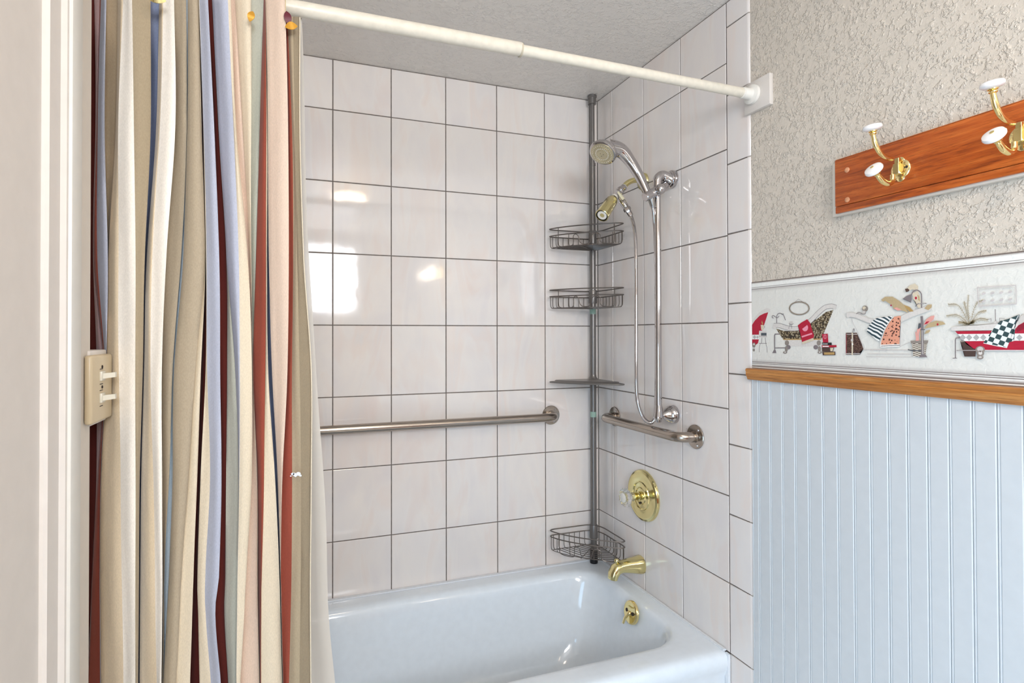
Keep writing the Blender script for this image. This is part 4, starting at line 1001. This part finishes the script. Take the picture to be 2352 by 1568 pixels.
# ------------------------------------------------------------------ liner
ln_thing = thing('shower_liner', 'plain off-white shower liner hanging inside the striped curtain', 'shower liner', (-1.2, -.70, -1.1))
LE = [691, 701, 709, 727, 743, 752, 756, 770]
bm = bmesh.new(); rows = []
for v in [30 + k * 30 for k in range(0, 55)]:
    y = -.832 + .20 * min(1, max(0, v) / 1568) ** 1.3
    ue = lev(LE, v) + 1.4 * math.sin(v * .012) ; row = []
    for k in range(15):
        t = k / 14; u_ = 560 + (ue - 560) * t
        yy = y + .010 * math.sin(t * 17 + v * .001) * (1 - .4 * t)
        p = on('Y', yy, u_, v); row.append(bm.verts.new((max(p.x, -1.56), p.y, p.z)))
    rows.append(row)
for a_, b_ in zip(rows[:-1], rows[1:]):
    for c in range(14): bm.faces.new((a_[c], a_[c + 1], b_[c + 1], b_[c]))
obj('sheet', bm, M['liner'], ln_thing, True, 80)

# ------------------------------------------------------------------ curtain rings with leaf charms
def leaf(c, L_, W_, ang, y, mat, parent, name):
    bm = bmesh.new(); n = 10; top = []; bot = []
    for k in range(n + 1):
        t = k / n; w = W_ * math.sin(PI * t) ** .8; x, z = (t - .5) * L_, w / 2
        for s_, lst in ((1, top), (-1, bot)):
            X = x * math.cos(ang) - s_ * z * math.sin(ang); Z = x * math.sin(ang) + s_ * z * math.cos(ang)
            lst.append((c.x + X, y - .004 * math.sin(PI * t), c.z + Z))
    va_ = [bm.verts.new(p) for p in top]; vb = [bm.verts.new(p) for p in bot]
    for k in range(n):
        try: bm.faces.new((va_[k], va_[k + 1], vb[k + 1], vb[k]))
        except ValueError: pass
    bmesh.ops.remove_doubles(bm, verts=bm.verts[:], dist=.00005)
    o = obj(name, bm, mat, parent, False); s = o.modifiers.new('t', 'SOLIDIFY'); s.thickness = .0015; return o
for (u_, v_, lab, full) in ((360, 2, 'gold ring at the top of the curtain, leftmost in view', 0), (576, 40, 'curtain ring with a mustard charm between two pale folds', 1), (655, 30, 'curtain ring with mustard and maroon leaf charms at the free edge', 2)):
    c = on('Y', RY, u_, v_); xr = c.x
    t = thing('curtain_ring', lab, 'curtain ring', (xr, RY, RZ), 'rings of the striped shower curtain')
    bm = bmesh.new(); tube(bm, [(xr, RY + .023 * math.cos(a), RZ - .009 + .027 * math.sin(a)) for a in [2 * PI * k / 24 for k in range(24)]], .0014, 8, True); obj('hoop', bm, M['gold'], t)
    if full == 0: 
        cc = on('Y', -.925, 360, -1); leaf(cc, .030, .016, 0.0, -.925, M['brass'], t, 'leaf_charm')
    if full == 1:
        cc = on('Y', -.908, 577, 38); leaf(cc, .022, .013, 1.3, -.908, M['mustard'], t, 'leaf_charm')
    if full == 2:
        cc = on('Y', -.904, 661, 42); leaf(cc, .028, .014, 1.75, -.904, M['maroon_charm'], t, 'leaf_charm')
        cc = on('Y', -.910, 669, 61); leaf(cc, .024, .015, .25, -.910, M['mustard'], t, 'leaf_charm')

# ------------------------------------------------------------------ coat rack
YR = -1.92
rack = thing('coat_rack', 'orange-brown wooden coat rack with brass hooks on the wall', 'coat rack', (.004, -1.5, .30))
obj('backing_board', box((-.0095, YR, .2395), (.0043, -1.0845, .3655), .0015), M['board_back'], rack)
obj('front_board', box((-.0175, YR, .2600), (-.0096, -1.0975, .3675), .0014), M['board'], rack)
obj('lower_strip', box((-.0168, YR, .2440), (-.0096, -1.0978, .2592), .0012), M['board'], rack)
obj('top_edge', box((-.0172, YR, .3676), (-.0060, -1.0985, .3690), .0006), M['board_edge'], rack)
for z in (.338, .270):
    bm = bmesh.new(); sphere(bm, (-.0175, -1.128, z), .0062, 14, (.45, 1, 1)); obj('wood_plug', bm, M['plug'], rack)
def C1(x, y): return 1840 + x / 3.732, 120 + y / 3.732
def hook(Yh):
    def q(x, y): 
        p = on('Y', -1.247, *C1(x, y)); return Vector((min(p.x, -.018), Yh, p.z))
    cz = .306
    bm = bmesh.new(); lathe(bm, [(.0200, 0), (.0200, .0015), (.0185, .003), (.012, .0045), (.0115, .008), (.001, .0085)], (-.0176, Yh, cz), (-1, 0, 0), 24)
    for dz, r_ in ((.016, .009), (-.017, .009)): lathe(bm, [(r_, 0), (r_, .0018), (r_ * .8, .0032), (.001, .004)], (-.0176, Yh, cz + dz), (-1, 0, 0), 16)
    hk = obj('hook', bm, M['gold'], rack)
    arm_m = bmesh.new()
    quadbox(arm_m, (-.034, Yh - .006, cz - .012), (-.022, Yh + .006, cz + .010)); quadbox(arm_m, (-.031, Yh - .0045, cz + .008), (-.024, Yh + .0045, cz + .022))
    tube(arm_m, [(-.018, Yh, cz), (-.024, Yh, cz)], .008, 12)
    bmesh.ops.bevel(arm_m, geom=arm_m.edges[:], offset=.0006, segments=1, affect='EDGES')
    obj('bracket', arm_m, M['gold'], hk, True, 30)
    u1 = [q(778, 915), q(730, 905), q(680, 865), q(642, 800), q(622, 735), q(618, 700)]
    bm = bmesh.new(); tube(bm, smooth_path(u1, 5), interp([.0042, .0044, .0048, .0050, .0044, .0042], 5), 12)
    tp = u1[-1]; dr = (u1[-1] - u1[-2]).normalized()
    lathe(bm, [(.004, -.002), (.0065, 0), (.0065, .002), (.0045, .003), (.0078, .0045), (.0078, .006), (.005, .008)], tp, dr, 16)
    l1 = [q(785, 1050), q(780, 1105), q(745, 1125), q(700, 1105), q(665, 1065), q(655, 1045)]
    tube(bm, smooth_path(l1, 5), interp([.0046, .0052, .0056, .0056, .0050, .0044], 5), 12)
    lp_, ld = l1[-1], (l1[-1] - l1[-2]).normalized() * .5 + Vector((-.75, 0, .45)); ld.normalize()
    lathe(bm, [(.004, -.002), (.0065, 0), (.0065, .002), (.0045, .003), (.0078, .0045), (.0078, .006), (.005, .008)], lp_, ld, 16)
    obj('arm', bm, M['gold'], hk)
    for nm, c_, d_ in (('upper_knob', tp, dr), ('lower_knob', lp_, ld)):
        bm = bmesh.new(); lathe(bm, [(.005, .006), (.013, .0075), (.0168, .0105), (.0175, .0135), (.0160, .0170), (.0105, .0195), (.0035, .0202), (.001, .0202)], c_, d_, 28); obj(nm, bm, M['knob_white'], hk)
    bm = bmesh.new(); lathe(bm, [(.0030, .0195), (.0034, .0212), (.001, .0216)], lp_, ld, 10); obj('knob_pin', bm, M['gold'], hk)
    for dy in (.0135,):
        bm = bmesh.new(); lathe(bm, [(.0030, .001), (.0030, .0042), (.001, .0048)], (-.0176, Yh - dy, cz + .001), (-1, 0, 0), 10); obj('screw', bm, M['dark'], hk)
for Yh in (-1.247, -1.452, -1.657): hook(Yh)

# ------------------------------------------------------------------ light switch
sw = thing('light_switch', 'aged ivory switch plate with two toggles on the left wall corner', 'light switch', (XL, -.94, -.122))
obj('junction_box', box((XL - .055, -.972, -.184), (XL + .004, -.888, -.060), .003), M['casing_beige'], sw)
obj('cover_plate', box((XL + .0005, -.9915, -.1790), (XL + .0125, -.8860, -.0675), .0048, 3), M['switch'], sw)
for z in (-.1035, -.1400):
    bm = box((XL + .012, -.9555, z - .0075), (XL + .0160, -.9375, z + .0085), .001); tg = obj('toggle', bm, M['switch_toggle'], sw)
    bm = bmesh.new(); loft(bm, [[(XL + .013, -.952, z - .0045), (XL + .013, -.941, z - .0045), (XL + .013, -.941, z + .0045), (XL + .013, -.952, z + .0045)],
                               [(XL + .033, -.9495, z - .0038 + .002), (XL + .033, -.942, z - .0038 + .002), (XL + .033, -.942, z + .0042 + .002), (XL + .033, -.9495, z + .0042 + .002)]], cap0=True, cap1=True)
    obj('lever', bm, M['switch_toggle'], tg, False)
for z in (-.088, -.1215):
    bm = bmesh.new(); lathe(bm, [(.0028, 0), (.0026, .0015), (.001, .002)], (XL + .0122, -.944, z if z > -.1 else -.1218), (1, 0, 0), 10); obj('screw', bm, M['dark'], sw)
for z in (-.0915, -.1165, -.1270, -.1530):
    bm = bmesh.new(); quadbox(bm, (XL + .0122, -.955, z - .0006), (XL + .0130, -.940, z + .0006)); obj('embossed_line', bm, M['dark'], sw, False)

# ------------------------------------------------------------------ lamps (behind the camera; they light the room and glint in the tiles)
cl = thing('ceiling_lamp', 'round warm ceiling lamp behind the photographer', 'lamp', (-.84, -1.86, CEIL))
bm = bmesh.new(); lathe(bm, [(.10, 0), (.115, .006), (.115, .02), (.10, .0275)], (-.84, -1.86, CEIL - .0278), (0, 0, 1), 32); obj('base', bm, M['rod_white'], cl)
bm = bmesh.new(); lathe(bm, [(.01, 0), (.10, .008), (.12, .022), (.11, .040), (.08, .052), (.001, .058)], (-.84, -1.86, CEIL - .026), (0, 0, -1), 32); obj('glass_bowl', bm, M['globe'], cl)
vl = thing('vanity_lamp', 'warm wall lamp over the unseen mirror behind the photographer', 'lamp', (0, -2.7, .50))
bm = bmesh.new(); obj('back_plate', box((-.02, -2.95, .46), (.0043, -2.45, .56), .003), M['brass'], vl)
for y in (-2.56, -2.84):
    bm = bmesh.new(); sphere(bm, (-.085, y, .505), .055, 20); obj('globe', bm, M['globe2'], vl)

vn = thing('vanity_cabinet', 'brown wooden washbasin cabinet behind the photographer', 'cabinet', (-.25, -2.9, FLOOR))
obj('carcass', box((-.52, -3.45, FLOOR), (-.004, -2.49, -.58), .003), M['board'], vn)
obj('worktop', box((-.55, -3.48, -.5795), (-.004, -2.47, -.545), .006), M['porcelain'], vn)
for y0 in (-3.42, -2.96): obj('door', box((-.54, y0, FLOOR + .10), (-.5205, y0 + .44, -.62), .004), M['board'], vn)
